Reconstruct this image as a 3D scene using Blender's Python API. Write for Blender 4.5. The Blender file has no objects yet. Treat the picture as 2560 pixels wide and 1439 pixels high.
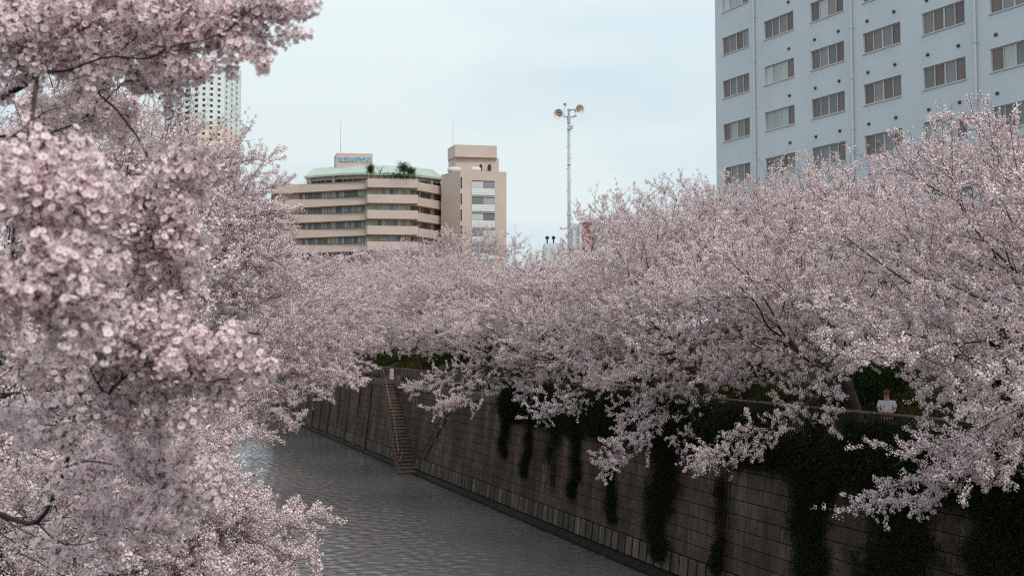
import bpy, math, random
import numpy as np
from mathutils import Vector, Matrix, Euler, Quaternion, noise

R = math.radians
rnd = random.Random(7)
rng = np.random.default_rng(7)
scene = bpy.context.scene
COL = scene.collection

# ------------------------------------------------------------------ camera
F = 2600.0                       # focal length in pixels of the 2560-wide photograph
CAM = Vector((0.0, 0.0, 9.2))
PITCH = math.atan(130.5 / F)
cam_d = bpy.data.cameras.new('camera')
cam_d.sensor_width = 36.0
cam_d.lens = 36.0 * F / 2560.0
cam_d.clip_start = 0.1
cam_d.clip_end = 6000.0
cam_d.dof.use_dof = True
cam_d.dof.focus_distance = 60.0
cam_d.dof.aperture_fstop = 3.6
cam = bpy.data.objects.new('camera', cam_d)
COL.objects.link(cam)
cam.location = CAM
cam.rotation_euler = (math.pi / 2 + PITCH, 0, 0)
scene.camera = cam

# ------------------------------------------------------------------ world: bright overcast sky
SUN_EL, SUN_AZ = R(50), R(152)   # azimuth clockwise from +Y
w = bpy.data.worlds.new('World')
scene.world = w
w.use_nodes = True
nt = w.node_tree
nt.nodes.clear()
o_ = nt.nodes.new('ShaderNodeOutputWorld')
bg = nt.nodes.new('ShaderNodeBackground')
sky = nt.nodes.new('ShaderNodeTexSky')
sky.sky_type = 'NISHITA'
sky.sun_disc = False
sky.sun_elevation = SUN_EL
sky.sun_rotation = SUN_AZ
sky.air_density = 1.0
sky.dust_density = 4.0
tc = nt.nodes.new('ShaderNodeTexCoord')
mp = nt.nodes.new('ShaderNodeMapping')
mp.inputs['Scale'].default_value = (1.0, 1.0, 3.2)
nz = nt.nodes.new('ShaderNodeTexNoise')
nz.inputs['Scale'].default_value = 3.3
nz.inputs['Detail'].default_value = 4
nz.inputs['Roughness'].default_value = 0.45
cr = nt.nodes.new('ShaderNodeValToRGB')
cr.color_ramp.elements[0].position = 0.36
cr.color_ramp.elements[0].color = (0.455, 0.545, 0.592, 1)
cr.color_ramp.elements[1].position = 0.60
cr.color_ramp.elements[1].color = (0.555, 0.62, 0.622, 1)
sc_ = nt.nodes.new('ShaderNodeVectorMath'); sc_.operation = 'SCALE'
SKY_STRENGTH = 0.1
sc_.inputs['Scale'].default_value = 1.0 / SKY_STRENGTH
mx = nt.nodes.new('ShaderNodeMix'); mx.data_type = 'RGBA'
mx.inputs[0].default_value = 0.93            # cloud cover
nt.links.new(tc.outputs['Generated'], mp.inputs['Vector'])
nt.links.new(mp.outputs[0], nz.inputs['Vector'])
nt.links.new(nz.outputs['Fac'], cr.inputs['Fac'])
nt.links.new(cr.outputs['Color'], sc_.inputs[0])
# overcast skies brighten smoothly toward the zenith
sx_ = nt.nodes.new('ShaderNodeSeparateXYZ'); zr = nt.nodes.new('ShaderNodeMapRange')
zr.inputs['From Min'].default_value = 0.2; zr.inputs['From Max'].default_value = 1.0
zr.inputs['To Min'].default_value = 1.0 / SKY_STRENGTH; zr.inputs['To Max'].default_value = 1.5 / SKY_STRENGTH
nt.links.new(tc.outputs['Generated'], sx_.inputs[0]); nt.links.new(sx_.outputs['Z'], zr.inputs['Value'])
nt.links.new(zr.outputs[0], sc_.inputs['Scale'])
nt.links.new(sky.outputs['Color'], mx.inputs[6])
nt.links.new(sc_.outputs['Vector'], mx.inputs[7])
nt.links.new(mx.outputs[2], bg.inputs['Color'])
bg.inputs['Strength'].default_value = SKY_STRENGTH
nt.links.new(bg.outputs[0], o_.inputs['Surface'])

sun_d = bpy.data.lights.new('sun', 'SUN')
sun_d.energy = 1.5
sun_d.angle = R(18)
sun_d.color = (1.0, 0.93, 0.86)
sun = bpy.data.objects.new('sun', sun_d)
COL.objects.link(sun)
sv = Vector((math.sin(SUN_AZ) * math.cos(SUN_EL), math.cos(SUN_AZ) * math.cos(SUN_EL), math.sin(SUN_EL)))
sun.rotation_euler = sv.to_track_quat('Z', 'Y').to_euler()
sun.location = (0, -20, 60)

scene.view_settings.view_transform = 'Standard'
scene.view_settings.look = 'None'
scene.view_settings.gamma = 1.0
scene.view_settings.exposure = 0.55
scene.view_settings.use_curve_mapping = False
scene.render.film_transparent = False
scene.cycles.use_denoising = False
scene.cycles.max_bounces = 7
scene.cycles.diffuse_bounces = 3
scene.cycles.glossy_bounces = 3
scene.cycles.transmission_bounces = 3
scene.cycles.filter_width = 1.2

# ------------------------------------------------------------------ helpers
def at(px, py, Y):
    """world point seen at photo pixel (px, py) standing at depth Y"""
    cp, sp = math.cos(PITCH), math.sin(PITCH)
    dx, dz = (px - 1280) / F, (719.5 - py) / F
    d = Vector((dx, cp - sp * dz, sp + cp * dz))
    return CAM + d * (Y / d.y)

class MB:
    def __init__(self): self.v, self.f, self.m = [], [], []
    def add(self, vs, fs, mi=0):
        n = len(self.v)
        self.v += [tuple(p) for p in vs]
        self.f += [tuple(i + n for i in q) for q in fs]
        self.m += [mi] * len(fs)
    def box(self, x0, y0, z0, x1, y1, z1, mi=0):
        self.add([(x0,y0,z0),(x1,y0,z0),(x1,y1,z0),(x0,y1,z0),(x0,y0,z1),(x1,y0,z1),(x1,y1,z1),(x0,y1,z1)],
                 [(0,3,2,1),(4,5,6,7),(0,1,5,4),(1,2,6,5),(2,3,7,6),(3,0,4,7)], mi)
    def hexa(self, b, t, mi=0):
        self.add(list(b) + list(t), [(0,3,2,1),(4,5,6,7),(0,1,5,4),(1,2,6,5),(2,3,7,6),(3,0,4,7)], mi)
    def prism(self, poly, z0, z1, mi=0, top=None):
        n = len(poly)
        top = top or poly
        vs = [(p[0], p[1], z0) for p in poly] + [(p[0], p[1], z1) for p in top]
        fs = [tuple(reversed(range(n))), tuple(range(n, 2 * n))]
        fs += [(i, (i + 1) % n, n + (i + 1) % n, n + i) for i in range(n)]
        self.add(vs, fs, mi)
    def tube(self, pts, rs, n=6, mi=0, caps=True):
        pts = [Vector(p) for p in pts]
        if not hasattr(rs, '__len__'): rs = [rs] * len(pts)
        vs, fs = [], []
        for i, p in enumerate(pts):
            d = (pts[min(i + 1, len(pts) - 1)] - pts[max(i - 1, 0)]).normalized()
            a = Vector((0, 0, 1)) if abs(d.z) < 0.9 else Vector((1, 0, 0))
            u = d.cross(a).normalized(); v = d.cross(u)
            for k in range(n):
                t = 2 * math.pi * k / n
                vs.append(p + (u * math.cos(t) + v * math.sin(t)) * rs[i])
        for i in range(len(pts) - 1):
            for k in range(n):
                a0, b0 = i * n + k, i * n + (k + 1) % n
                fs.append((a0, b0, b0 + n, a0 + n))
        if caps:
            fs.append(tuple(reversed(range(n)))); fs.append(tuple(range((len(pts) - 1) * n, len(pts) * n)))
        self.add(vs, fs, mi)
    def lathe(self, prof, org, axis, n=20, mi=0):
        axis = Vector(axis).normalized(); org = Vector(org)
        a = Vector((0, 0, 1)) if abs(axis.z) < 0.9 else Vector((1, 0, 0))
        u = axis.cross(a).normalized(); v = axis.cross(u)
        vs, fs = [], []
        for (r, h) in prof:
            for k in range(n):
                t = 2 * math.pi * k / n
                vs.append(org + axis * h + (u * math.cos(t) + v * math.sin(t)) * max(r, 1e-4))
        for i in range(len(prof) - 1):
            for k in range(n):
                a0, b0 = i * n + k, i * n + (k + 1) % n
                fs.append((a0, b0, b0 + n, a0 + n))
        self.add(vs, fs, mi)
    def mesh(self, name, mats, off=(0, 0, 0), smooth=False):
        me = bpy.data.meshes.new(name)
        ox, oy, oz = off
        me.from_pydata([(x - ox, y - oy, z - oz) for x, y, z in self.v], [], self.f)
        for m in (mats if isinstance(mats, (list, tuple)) else [mats]): me.materials.append(m)
        me.polygons.foreach_set('material_index', self.m)
        if smooth: me.polygons.foreach_set('use_smooth', [True] * len(self.f))
        me.update()
        return me
    def build(self, name, mats, parent=None, off=None, smooth=False):
        if off is None: off = parent.location if (parent and not parent.get('_local')) else (0, 0, 0)
        return link(name, self.mesh(name, mats, off, smooth), parent)

def link(name, me, parent=None, loc=None):
    o = bpy.data.objects.new(name, me)
    COL.objects.link(o)
    if parent: o.parent = parent
    if loc is not None: o.location = loc
    return o

def tag(o, label=None, cat=None, group=None, kind=None):
    if label: o['label'] = label
    if cat: o['category'] = cat
    if group: o['group'] = group
    if kind: o['kind'] = kind
    return o

def thing(name, label, cat, loc=(0, 0, 0), rz=0.0, group=None, local=False):
    o = bpy.data.objects.new(name, None)
    COL.objects.link(o)
    o.location = loc; o.rotation_euler = (0, 0, rz); o.empty_display_size = 0.3
    if local: o['_local'] = 1
    return tag(o, label, cat, group)

# ------------------------------------------------------------------ materials
def mat(name, col, rough=0.8, spec=0.3, var=0.0, vscale=3.0, col2=None, bump=0.0, bscale=20.0, metal=0.0, coord='Object', vs=(1, 1, 1), contrast=(0.35, 0.65)):
    m = bpy.data.materials.new(name); m.use_nodes = True
    nt = m.node_tree; b = nt.nodes['Principled BSDF']
    b.inputs['Base Color'].default_value = (*col, 1)
    b.inputs['Roughness'].default_value = rough
    b.inputs['Specular IOR Level'].default_value = spec
    b.inputs['Metallic'].default_value = metal
    if var > 0 or col2 or bump > 0:
        t = nt.nodes.new('ShaderNodeTexCoord'); g = nt.nodes.new('ShaderNodeNewGeometry')
        mp = nt.nodes.new('ShaderNodeMapping'); mp.inputs['Scale'].default_value = vs
        nt.links.new(g.outputs['Position'] if coord == 'World' else t.outputs[coord], mp.inputs['Vector'])
    if var > 0 or col2:
        n = nt.nodes.new('ShaderNodeTexNoise'); n.inputs['Scale'].default_value = vscale; n.inputs['Detail'].default_value = 6
        n.inputs['Roughness'].default_value = 0.6
        r = nt.nodes.new('ShaderNodeValToRGB')
        c2 = col2 or tuple(min(1, c * (1 + var)) for c in col)
        c1 = col if col2 else tuple(c * (1 - var) for c in col)
        r.color_ramp.elements[0].color = (*c1, 1); r.color_ramp.elements[0].position = contrast[0]
        r.color_ramp.elements[1].color = (*c2, 1); r.color_ramp.elements[1].position = contrast[1]
        nt.links.new(mp.outputs[0], n.inputs['Vector']); nt.links.new(n.outputs['Fac'], r.inputs['Fac'])
        nt.links.new(r.outputs['Color'], b.inputs['Base Color'])
    if bump > 0:
        n2 = nt.nodes.new('ShaderNodeTexNoise'); n2.inputs['Scale'].default_value = bscale; n2.inputs['Detail'].default_value = 5
        bp = nt.nodes.new('ShaderNodeBump'); bp.inputs['Strength'].default_value = bump; bp.inputs['Distance'].default_value = 0.03
        nt.links.new(mp.outputs[0], n2.inputs['Vector']); nt.links.new(n2.outputs['Fac'], bp.inputs['Height'])
        nt.links.new(bp.outputs[0], b.inputs['Normal'])
    return m

def leafmat(name, c1, c2, trans=0.35, rough=0.6):
    """thin petal or leaf: diffuse plus translucent, colour drifts from spray to spray"""
    m = bpy.data.materials.new(name); m.use_nodes = True
    nt = m.node_tree; nt.nodes.clear()
    out = nt.nodes.new('ShaderNodeOutputMaterial')
    oi = nt.nodes.new('ShaderNodeObjectInfo')
    g = nt.nodes.new('ShaderNodeNewGeometry')
    n = nt.nodes.new('ShaderNodeTexNoise'); n.inputs['Scale'].default_value = 0.5; n.inputs['Detail'].default_value = 3
    nt.links.new(g.outputs['Position'], n.inputs['Vector'])
    ad = nt.nodes.new('ShaderNodeMath'); ad.operation = 'MULTIPLY_ADD'
    ad.inputs[1].default_value = 0.5; nt.links.new(oi.outputs['Random'], ad.inputs[0]); 
    ad2 = nt.nodes.new('ShaderNodeMath'); ad2.operation = 'MULTIPLY'; ad2.inputs[1].default_value = 0.6
    nt.links.new(n.outputs['Fac'], ad2.inputs[0]); nt.links.new(ad2.outputs[0], ad.inputs[2])
    mx = nt.nodes.new('ShaderNodeMix'); mx.data_type = 'RGBA'
    mx.inputs[6].default_value = (*c1, 1); mx.inputs[7].default_value = (*c2, 1)
    nt.links.new(ad.outputs[0], mx.inputs[0])
    d = nt.nodes.new('ShaderNodeBsdfDiffuse'); t = nt.nodes.new('ShaderNodeBsdfTranslucent')
    ms = nt.nodes.new('ShaderNodeMixShader'); ms.inputs[0].default_value = trans
    for s in (d, t): nt.links.new(mx.outputs[2], s.inputs['Color'])
    nt.links.new(d.outputs[0], ms.inputs[1]); nt.links.new(t.outputs[0], ms.inputs[2])
    nt.links.new(ms.outputs[0], out.inputs['Surface'])
    return m

M = {}
M['petal'] = leafmat('petal_pink_white', (0.87, 0.765, 0.77), (0.78, 0.63, 0.645), 0.22)
M['petal_near'] = leafmat('petal_pale_pink', (0.94, 0.84, 0.85), (0.90, 0.72, 0.745), 0.3)
M['heart'] = leafmat('flower_heart_pink', (0.50, 0.10, 0.16), (0.38, 0.07, 0.12), 0.1)
M['calyx'] = leafmat('calyx_reddish_brown', (0.17, 0.05, 0.045), (0.10, 0.045, 0.035), 0.1)
M['bud_leaf'] = leafmat('young_leaf_bronze', (0.22, 0.15, 0.04), (0.25, 0.09, 0.04), 0.3)
M['stamen'] = leafmat('stamen_yellow', (0.55, 0.38, 0.12), (0.5, 0.2, 0.15), 0.1)
M['bark'] = mat('cherry_bark', (0.030, 0.021, 0.019), 0.9, 0.2, col2=(0.075, 0.058, 0.050), vscale=5, bump=0.6, bscale=14)
M['twig'] = mat('twig_bark', (0.060, 0.032, 0.028), 0.8, 0.2)
M['leaf_dark'] = leafmat('evergreen_leaf', (0.022, 0.040, 0.016), (0.055, 0.080, 0.025), 0.25)
M['leaf_olive'] = leafmat('shrub_leaf_olive', (0.040, 0.050, 0.015), (0.085, 0.088, 0.024), 0.3)
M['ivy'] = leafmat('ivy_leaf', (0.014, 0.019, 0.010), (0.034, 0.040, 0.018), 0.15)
M['concrete'] = mat('path_concrete', (0.20, 0.18, 0.165), 0.9, 0.2, var=0.25, vscale=1.5, bump=0.2)
M['curb'] = mat('coping_concrete', (0.075, 0.058, 0.054), 0.9, 0.2, col2=(0.14, 0.11, 0.10), vscale=2.0, bump=0.4, coord='World')
M['soil'] = mat('slope_soil', (0.042, 0.034, 0.024), 0.95, 0.1, col2=(0.055, 0.058, 0.022), vscale=0.6, bump=0.8, bscale=6, coord='World')
M['ground'] = mat('town_ground', (0.14, 0.13, 0.12), 0.95, 0.1, var=0.3, vscale=0.05)
M['bed'] = mat('river_bed', (0.05, 0.045, 0.035), 0.95, 0.1, var=0.3, vscale=0.5)

def wall_material(name, dark, light, stain, lo=.9, hi=1.08):
    """weathered concrete facing: vertical run-off streaks, blotches and fine grain"""
    m = bpy.data.materials.new(name); m.use_nodes = True
    nt = m.node_tree; b = nt.nodes['Principled BSDF']; L = nt.links
    b.inputs['Roughness'].default_value = 0.85; b.inputs['Specular IOR Level'].default_value = 0.2
    g = nt.nodes.new('ShaderNodeNewGeometry')
    def noise_(vs, scale, detail, lo, hi):
        mp = nt.nodes.new('ShaderNodeMapping'); mp.inputs['Scale'].default_value = vs
        n = nt.nodes.new('ShaderNodeTexNoise'); n.inputs['Scale'].default_value = scale; n.inputs['Detail'].default_value = detail
        n.inputs['Roughness'].default_value = 0.6
        r = nt.nodes.new('ShaderNodeMapRange'); r.inputs['From Min'].default_value = lo; r.inputs['From Max'].default_value = hi
        L.new(g.outputs['Position'], mp.inputs['Vector']); L.new(mp.outputs[0], n.inputs['Vector']); L.new(n.outputs['Fac'], r.inputs['Value'])
        return r.outputs[0], n.outputs['Fac']
    s1, _ = noise_((1, 1, 0.07), 1.3, 5, 0.45, 0.57)
    s2, _ = noise_((1, 1, 0.05), 6.0, 3, 0.35, 0.72)
    s3, f3 = noise_((1, 1, 1), 0.7, 8, 0.36, 0.66)
    s4, f4 = noise_((1, 1, 1), 22.0, 4, 0.3, 0.7)
    def mixc(fac, a, bb):
        n = nt.nodes.new('ShaderNodeMix'); n.data_type = 'RGBA'
        L.new(fac, n.inputs[0])
        for i, c in ((6, a), (7, bb)):
            if isinstance(c, tuple): n.inputs[i].default_value = (*c, 1)
            else: L.new(c, n.inputs[i])
        return n.outputs[2]
    c = mixc(s3, dark, light)
    c = mixc(s2, tuple(x * 0.8 for x in dark), c)
    n = nt.nodes.new('ShaderNodeMath'); n.operation = 'MULTIPLY'; n.inputs[1].default_value = 0.6
    L.new(s1, n.inputs[0])
    c = mixc(n.outputs[0], c, stain)
    oi = nt.nodes.new('ShaderNodeObjectInfo')
    r2 = nt.nodes.new('ShaderNodeMapRange'); r2.inputs['To Min'].default_value = lo; r2.inputs['To Max'].default_value = hi
    L.new(oi.outputs['Random'], r2.inputs['Value'])
    r3 = nt.nodes.new('ShaderNodeVectorMath'); r3.operation = 'SCALE'
    L.new(c, r3.inputs[0]); L.new(r2.outputs[0], r3.inputs['Scale'])
    L.new(r3.outputs[0], b.inputs['Base Color'])
    bp = nt.nodes.new('ShaderNodeBump'); bp.inputs['Strength'].default_value = 0.5; bp.inputs['Distance'].default_value = 0.02
    L.new(f4, bp.inputs['Height']); L.new(bp.outputs[0], b.inputs['Normal'])
    return m
M['wall'] = wall_material('embankment_concrete', (0.085, 0.056, 0.045), (0.205, 0.148, 0.122), (0.030, 0.021, 0.018))
M['footing'] = wall_material('footing_concrete', (0.12, 0.095, 0.075), (0.25, 0.20, 0.155), (0.05, 0.04, 0.033), .65, 1.2)
M['joint_recess'] = mat('dark_joint_and_recess', (0.012, 0.010, 0.010), 0.95, 0.1)  # joint tone; also paints the shade of the stair recess
M['wet'] = mat('wet_algae_concrete', (0.012, 0.011, 0.009), 0.75, 0.2, var=0.4, vscale=3, bump=0.6, bscale=8, coord='World')
M['step'] = mat('stair_concrete', (0.070, 0.046, 0.038), 0.85, 0.2, col2=(0.14, 0.10, 0.085), vscale=2.5, bump=0.3, coord='World')
M['nosing'] = mat('step_nosing', (0.13, 0.10, 0.08), 0.8, 0.2, var=0.3, vscale=6)
M['rail'] = mat('painted_dark_brown_metal', (0.035, 0.022, 0.020), 0.5, 0.4, var=0.2)
M['rail_rust'] = mat('rusty_pink_handrail', (0.15, 0.095, 0.085), 0.6, 0.4, var=0.25, vscale=8)
M['toprail'] = mat('top_rail_highlight_tan', (0.10, 0.075, 0.066), 0.6, 0.3, var=0.3, vscale=3)  # paler than the other rails: its highlight is put into the colour
M['tan'] = mat('tan_board', (0.125, 0.095, 0.062), 0.8, 0.2, var=0.2, vscale=4)
M['gate'] = mat('gate_reddish_paint', (0.16, 0.065, 0.065), 0.6, 0.3, var=0.2)
M['white'] = mat('white_paint', (0.72, 0.74, 0.74), 0.6, 0.3, var=0.06)
M['grey_steel'] = mat('galvanised_steel', (0.36, 0.40, 0.42), 0.5, 0.4, var=0.12, vscale=3, metal=0.2)
M['horn'] = mat('horn_grey_white', (0.62, 0.62, 0.60), 0.5, 0.4, var=0.08, vscale=5)
M['horn_in'] = mat('horn_inside_tan', (0.66, 0.58, 0.54), 0.6, 0.3, var=0.1, vscale=5)
M['apartment'] = mat('pale_blue_grey_render', (0.50, 0.54, 0.585), 0.85, 0.25, col2=(0.545, 0.585, 0.625), vscale=0.35, vs=(1, 1, 0.35))
M['frame'] = mat('window_frame_light', (0.46, 0.46, 0.45), 0.5, 0.4)
M['pipe'] = mat('downpipe_paint', (0.47, 0.49, 0.51), 0.5, 0.4)
M['vent'] = mat('vent_hood_metal', (0.08, 0.085, 0.09), 0.35, 0.5, metal=0.6)
M['beige'] = mat('hospital_beige_tile', (0.50, 0.40, 0.35), 0.85, 0.25, var=0.05, vscale=0.15)
M['cream'] = mat('hospital_cream_panel', (0.58, 0.48, 0.39), 0.85, 0.25, var=0.04, vscale=0.2)
M['copper'] = mat('green_copper_roof', (0.31, 0.38, 0.34), 0.7, 0.3, col2=(0.37, 0.43, 0.385), vscale=0.3)
M['darkglass'] = mat('dark_window_glass', (0.045, 0.052, 0.058), 0.12, 0.6, var=0.5, vscale=0.3)
M['dark'] = mat('dark_recess', (0.03, 0.028, 0.028), 0.8, 0.2)  # recess shade put into the colour; also dark panes and cowls
M['louvre'] = mat('white_louvre', (0.62, 0.64, 0.64), 0.6, 0.3)
M['towerw'] = mat('tower_white', (0.66, 0.70, 0.70), 0.7, 0.3)
M['towerp'] = mat('tower_peach', (0.70, 0.57, 0.46), 0.7, 0.3)
M['hframe'] = mat('hospital_window_frame', (0.22, 0.20, 0.18), 0.6, 0.3)
M['duct'] = mat('roof_duct_grey', (0.50, 0.50, 0.49), 0.6, 0.3)
M['brick'] = mat('brick_panel', (0.23, 0.085, 0.075), 0.9, 0.2, var=0.3, vscale=2)
M['sign_blue'] = mat('sign_letter_blue', (0.16, 0.38, 0.55), 0.5, 0.4)
M['sign_white'] = mat('sign_letter_white_edge', (0.72, 0.76, 0.80), 0.5, 0.4)

def curtain_mat(name, c1, c2, scale, rough=0.25):
    """curtain or blind close behind glass: fold shading painted as vertical bands, with a glassy surface"""
    m = bpy.data.materials.new(name); m.use_nodes = True
    nt = m.node_tree; b = nt.nodes['Principled BSDF']; L = nt.links
    t = nt.nodes.new('ShaderNodeTexCoord'); oi = nt.nodes.new('ShaderNodeObjectInfo')
    wv = nt.nodes.new('ShaderNodeTexWave'); wv.inputs['Scale'].default_value = scale; wv.inputs['Distortion'].default_value = 3.0
    wv.inputs['Detail'].default_value = 1; wv.inputs['Detail Scale'].default_value = 0.6
    mp = nt.nodes.new('ShaderNodeMapping'); mp.inputs['Scale'].default_value = (1, 1, 0.1)
    L.new(t.outputs['Object'], mp.inputs['Vector']); L.new(mp.outputs[0], wv.inputs['Vector'])
    L.new(oi.outputs['Random'], wv.inputs['Phase Offset'])
    mx = nt.nodes.new('ShaderNodeMix'); mx.data_type = 'RGBA'
    mx.inputs[6].default_value = (*c1, 1); mx.inputs[7].default_value = (*c2, 1)
    L.new(wv.outputs['Fac'], mx.inputs[0])  # lighter and darker bands stand in for shaded folds
    sc = nt.nodes.new('ShaderNodeMapRange'); sc.inputs['To Min'].default_value = 0.75; sc.inputs['To Max'].default_value = 1.25
    L.new(oi.outputs['Random'], sc.inputs['Value'])
    vm = nt.nodes.new('ShaderNodeVectorMath'); vm.operation = 'SCALE'
    L.new(mx.outputs[2], vm.inputs[0]); L.new(sc.outputs[0], vm.inputs['Scale'])
    L.new(vm.outputs[0], b.inputs['Base Color'])
    b.inputs['Roughness'].default_value = rough; b.inputs['Specular IOR Level'].default_value = 0.5
    return m
M['blind_brown'] = curtain_mat('brown_blind_behind_glass', (0.115, 0.085, 0.080), (0.130, 0.095, 0.090), 0.5)
M['curtain_grey'] = curtain_mat('grey_curtain_behind_glass', (0.13, 0.13, 0.135), (0.22, 0.22, 0.225), 6.0)
M['curtain_white'] = curtain_mat('white_curtain_behind_glass', (0.32, 0.34, 0.35), (0.46, 0.48, 0.49), 5.0)
M['curtain_dark'] = curtain_mat('dark_curtain_behind_glass', (0.10, 0.09, 0.09), (0.16, 0.145, 0.14), 4.0)

def water_mat():
    m = bpy.data.materials.new('river_water'); m.use_nodes = True
    nt = m.node_tree; b = nt.nodes['Principled BSDF']; L = nt.links
    b.inputs['Base Color'].default_value = (0.095, 0.095, 0.092, 1)
    b.inputs['Roughness'].default_value = 0.07
    b.inputs['IOR'].default_value = 1.36
    g = nt.nodes.new('ShaderNodeNewGeometry')
    def nz_(vs, scale, detail, rot=0.0):
        mp = nt.nodes.new('ShaderNodeMapping'); mp.inputs['Scale'].default_value = vs; mp.inputs['Rotation'].default_value = (0, 0, rot)
        n = nt.nodes.new('ShaderNodeTexNoise'); n.inputs['Scale'].default_value = scale; n.inputs['Detail'].default_value = detail
        L.new(g.outputs['Position'], mp.inputs['Vector']); L.new(mp.outputs[0], n.inputs['Vector'])
        return n.outputs['Fac']
    n1 = nz_((1, 1.8, 1), 3.4, 4, 0.2)
    n2 = nz_((1, 2.0, 1), 0.9, 3, -0.1)
    patch = nz_((1, 0.6, 1), 0.07, 2, 0.3)
    pr = nt.nodes.new('ShaderNodeMapRange'); pr.inputs['From Min'].default_value = 0.38; pr.inputs['From Max'].default_value = 0.62
    pr.inputs['To Min'].default_value = 0.35; pr.inputs['To Max'].default_value = 1.0
    L.new(patch, pr.inputs['Value'])
    b1 = nt.nodes.new('ShaderNodeBump'); b1.inputs['Distance'].default_value = 0.006
    b2 = nt.nodes.new('ShaderNodeBump'); b2.inputs['Distance'].default_value = 0.004; b2.inputs['Strength'].default_value = 0.4
    L.new(pr.outputs[0], b1.inputs['Strength'])
    L.new(n1, b1.inputs['Height']); L.new(n2, b2.inputs['Height']); L.new(b2.outputs[0], b1.inputs['Normal'])
    L.new(b1.outputs[0], b.inputs['Normal'])
    return m
M['water'] = water_mat()

WAVE = 1.0
# ------------------------------------------------------------------ river frame: wall line X = 22 - 0.396 Y
SL = 0.396
NRM = math.hypot(1, SL)
UX, UY = -SL / NRM, 1 / NRM             # along the river, away from the camera
LX0 = -1.0                              # left bank water edge at Y = 0
BAT = 0.11                              # batter of the wall
PATH_Z = 5.95
def wp(s, o, z=0.0):
    """right bank: s metres along the river, o metres behind the foot of the wall"""
    return Vector((22 + UX * s + UY * o, UY * s - UX * o, z))
def sY(Y): return Y * NRM

def strip(mb, o0, z0, o1, z1, s0=-40, s1=620, step=20, wob=0.0, mi=0, left=False):
    f = (lambda s, o: Vector((LX0 + UX * s - UY * o, UY * s + UX * o, 0))) if left else (lambda s, o: wp(s, o))
    n = int((s1 - s0) / step)
    rows = []
    for i in range(n + 1):
        s = s0 + (s1 - s0) * i / n
        a, b = f(s, o0), f(s, o1)
        k = noise.noise(Vector((s * 0.09, o1 * 0.3, 5))) * wob
        k0 = noise.noise(Vector((s * 0.09, o0 * 0.3, 5))) * wob
        rows.append(((a.x, a.y, z0 + k0), (b.x, b.y, z1 + k)))
    vs = [p for r_ in rows for p in r_]
    fs = [(2 * i, 2 * i + 1, 2 * i + 3, 2 * i + 2) for i in range(n)]
    if left: fs = [tuple(reversed(q)) for q in fs]
    mb.add(vs, fs, mi)

def structure(name, mb, m, smooth=False):
    return tag(mb.build(name, m, smooth=smooth), kind='structure')

# water surface and bed
mb = MB()
a0, a1 = wp(-60, 0.4, 0), wp(640, 0.4, 0)
c0, c1 = Vector((LX0 + UX * -60, UY * -60, 0)), Vector((LX0 + UX * 640, UY * 640, 0))
def rl(s, k):
    a, c = wp(s, 0.4, 0), Vector((LX0 + UX * s, UY * s, 0)); return a.lerp(c, k)
WS0, WS1 = 30.0, 175.0
for (s0_, s1_) in ((-60, WS0), (WS1, 640)): mb.add([rl(s0_, 1), rl(s0_, 0), rl(s1_, 0), rl(s1_, 1)], [(0, 1, 2, 3)])
flat = mb
# rippled surface where the river is in view
ns_, no_ = 950, 225
S_ = WS0 * (WS1 / WS0) ** (np.arange(ns_ + 1) / ns_); K_ = np.arange(no_ + 1) / no_
SS, KK = np.meshgrid(S_, K_, indexing='ij')
la, lc = np.array(wp(0, 0.4, 0)), np.array((LX0, 0.0, 0.0))
PX_ = (la[0] + (lc[0] - la[0]) * KK) + UX * SS; PY_ = (la[1] + (lc[1] - la[1]) * KK) + UY * SS
H_ = np.zeros_like(PX_); rw = np.random.default_rng(3)
for i in range(90):
    lam = .24 * (.95 / .24) ** rw.random(); th = rw.normal(math.atan2(UY, UX) + .25, 1.0); kx, ky = 2 * math.pi / lam * math.cos(th), 2 * math.pi / lam * math.sin(th)
    fade = np.clip(lam / (SS * .0019 * 2.6) - .6, 0, 1)
    gx, gy, ph = rw.normal(0, .12), rw.normal(0, .12), rw.uniform(0, 6.28)
    env = .55 + .45 * np.sin(gx * PX_ + gy * PY_ + ph)
    H_ += lam * .0040 * env * fade * np.sin(kx * PX_ + ky * PY_ + ph * 3)
calm = .5 + .5 * np.sin(PX_ * .11 + .8 * np.sin(PY_ * .07)) * np.sin(PY_ * .09 + 1.3 + .6 * np.sin(PX_ * .13))
H_ *= (.55 + .6 * calm) * WAVE
edge = np.minimum(1, np.minimum(SS - WS0, WS1 - SS) / 1.5); H_ *= edge
me = bpy.data.meshes.new('river_water'); nv = H_.size
me.vertices.add(nv); me.vertices.foreach_set('co', np.stack([PX_, PY_, H_], -1).astype(np.float32).ravel())
ii = (np.arange(ns_)[:, None] * (no_ + 1) + np.arange(no_)[None]).ravel()
Q_ = np.stack([ii, ii + no_ + 1, ii + no_ + 2, ii + 1], 1); nq = len(Q_)
me.loops.add(nq * 4); me.loops.foreach_set('vertex_index', Q_.astype(np.int32).ravel())
me.polygons.add(nq); me.polygons.foreach_set('loop_start', np.arange(nq, dtype=np.int32) * 4); me.polygons.foreach_set('use_smooth', np.ones(nq, bool))
me.materials.append(M['water']); me.update(calc_edges=True)
tag(link('river_water', me), kind='structure')
structure('river_water_beyond', flat, M['water'])
mb = MB(); mb.add([p + Vector((0, 0, -1.2)) for p in (c0, a0, a1, c1)], [(0, 1, 2, 3)]); structure('river_bed', mb, M['bed'])
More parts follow.
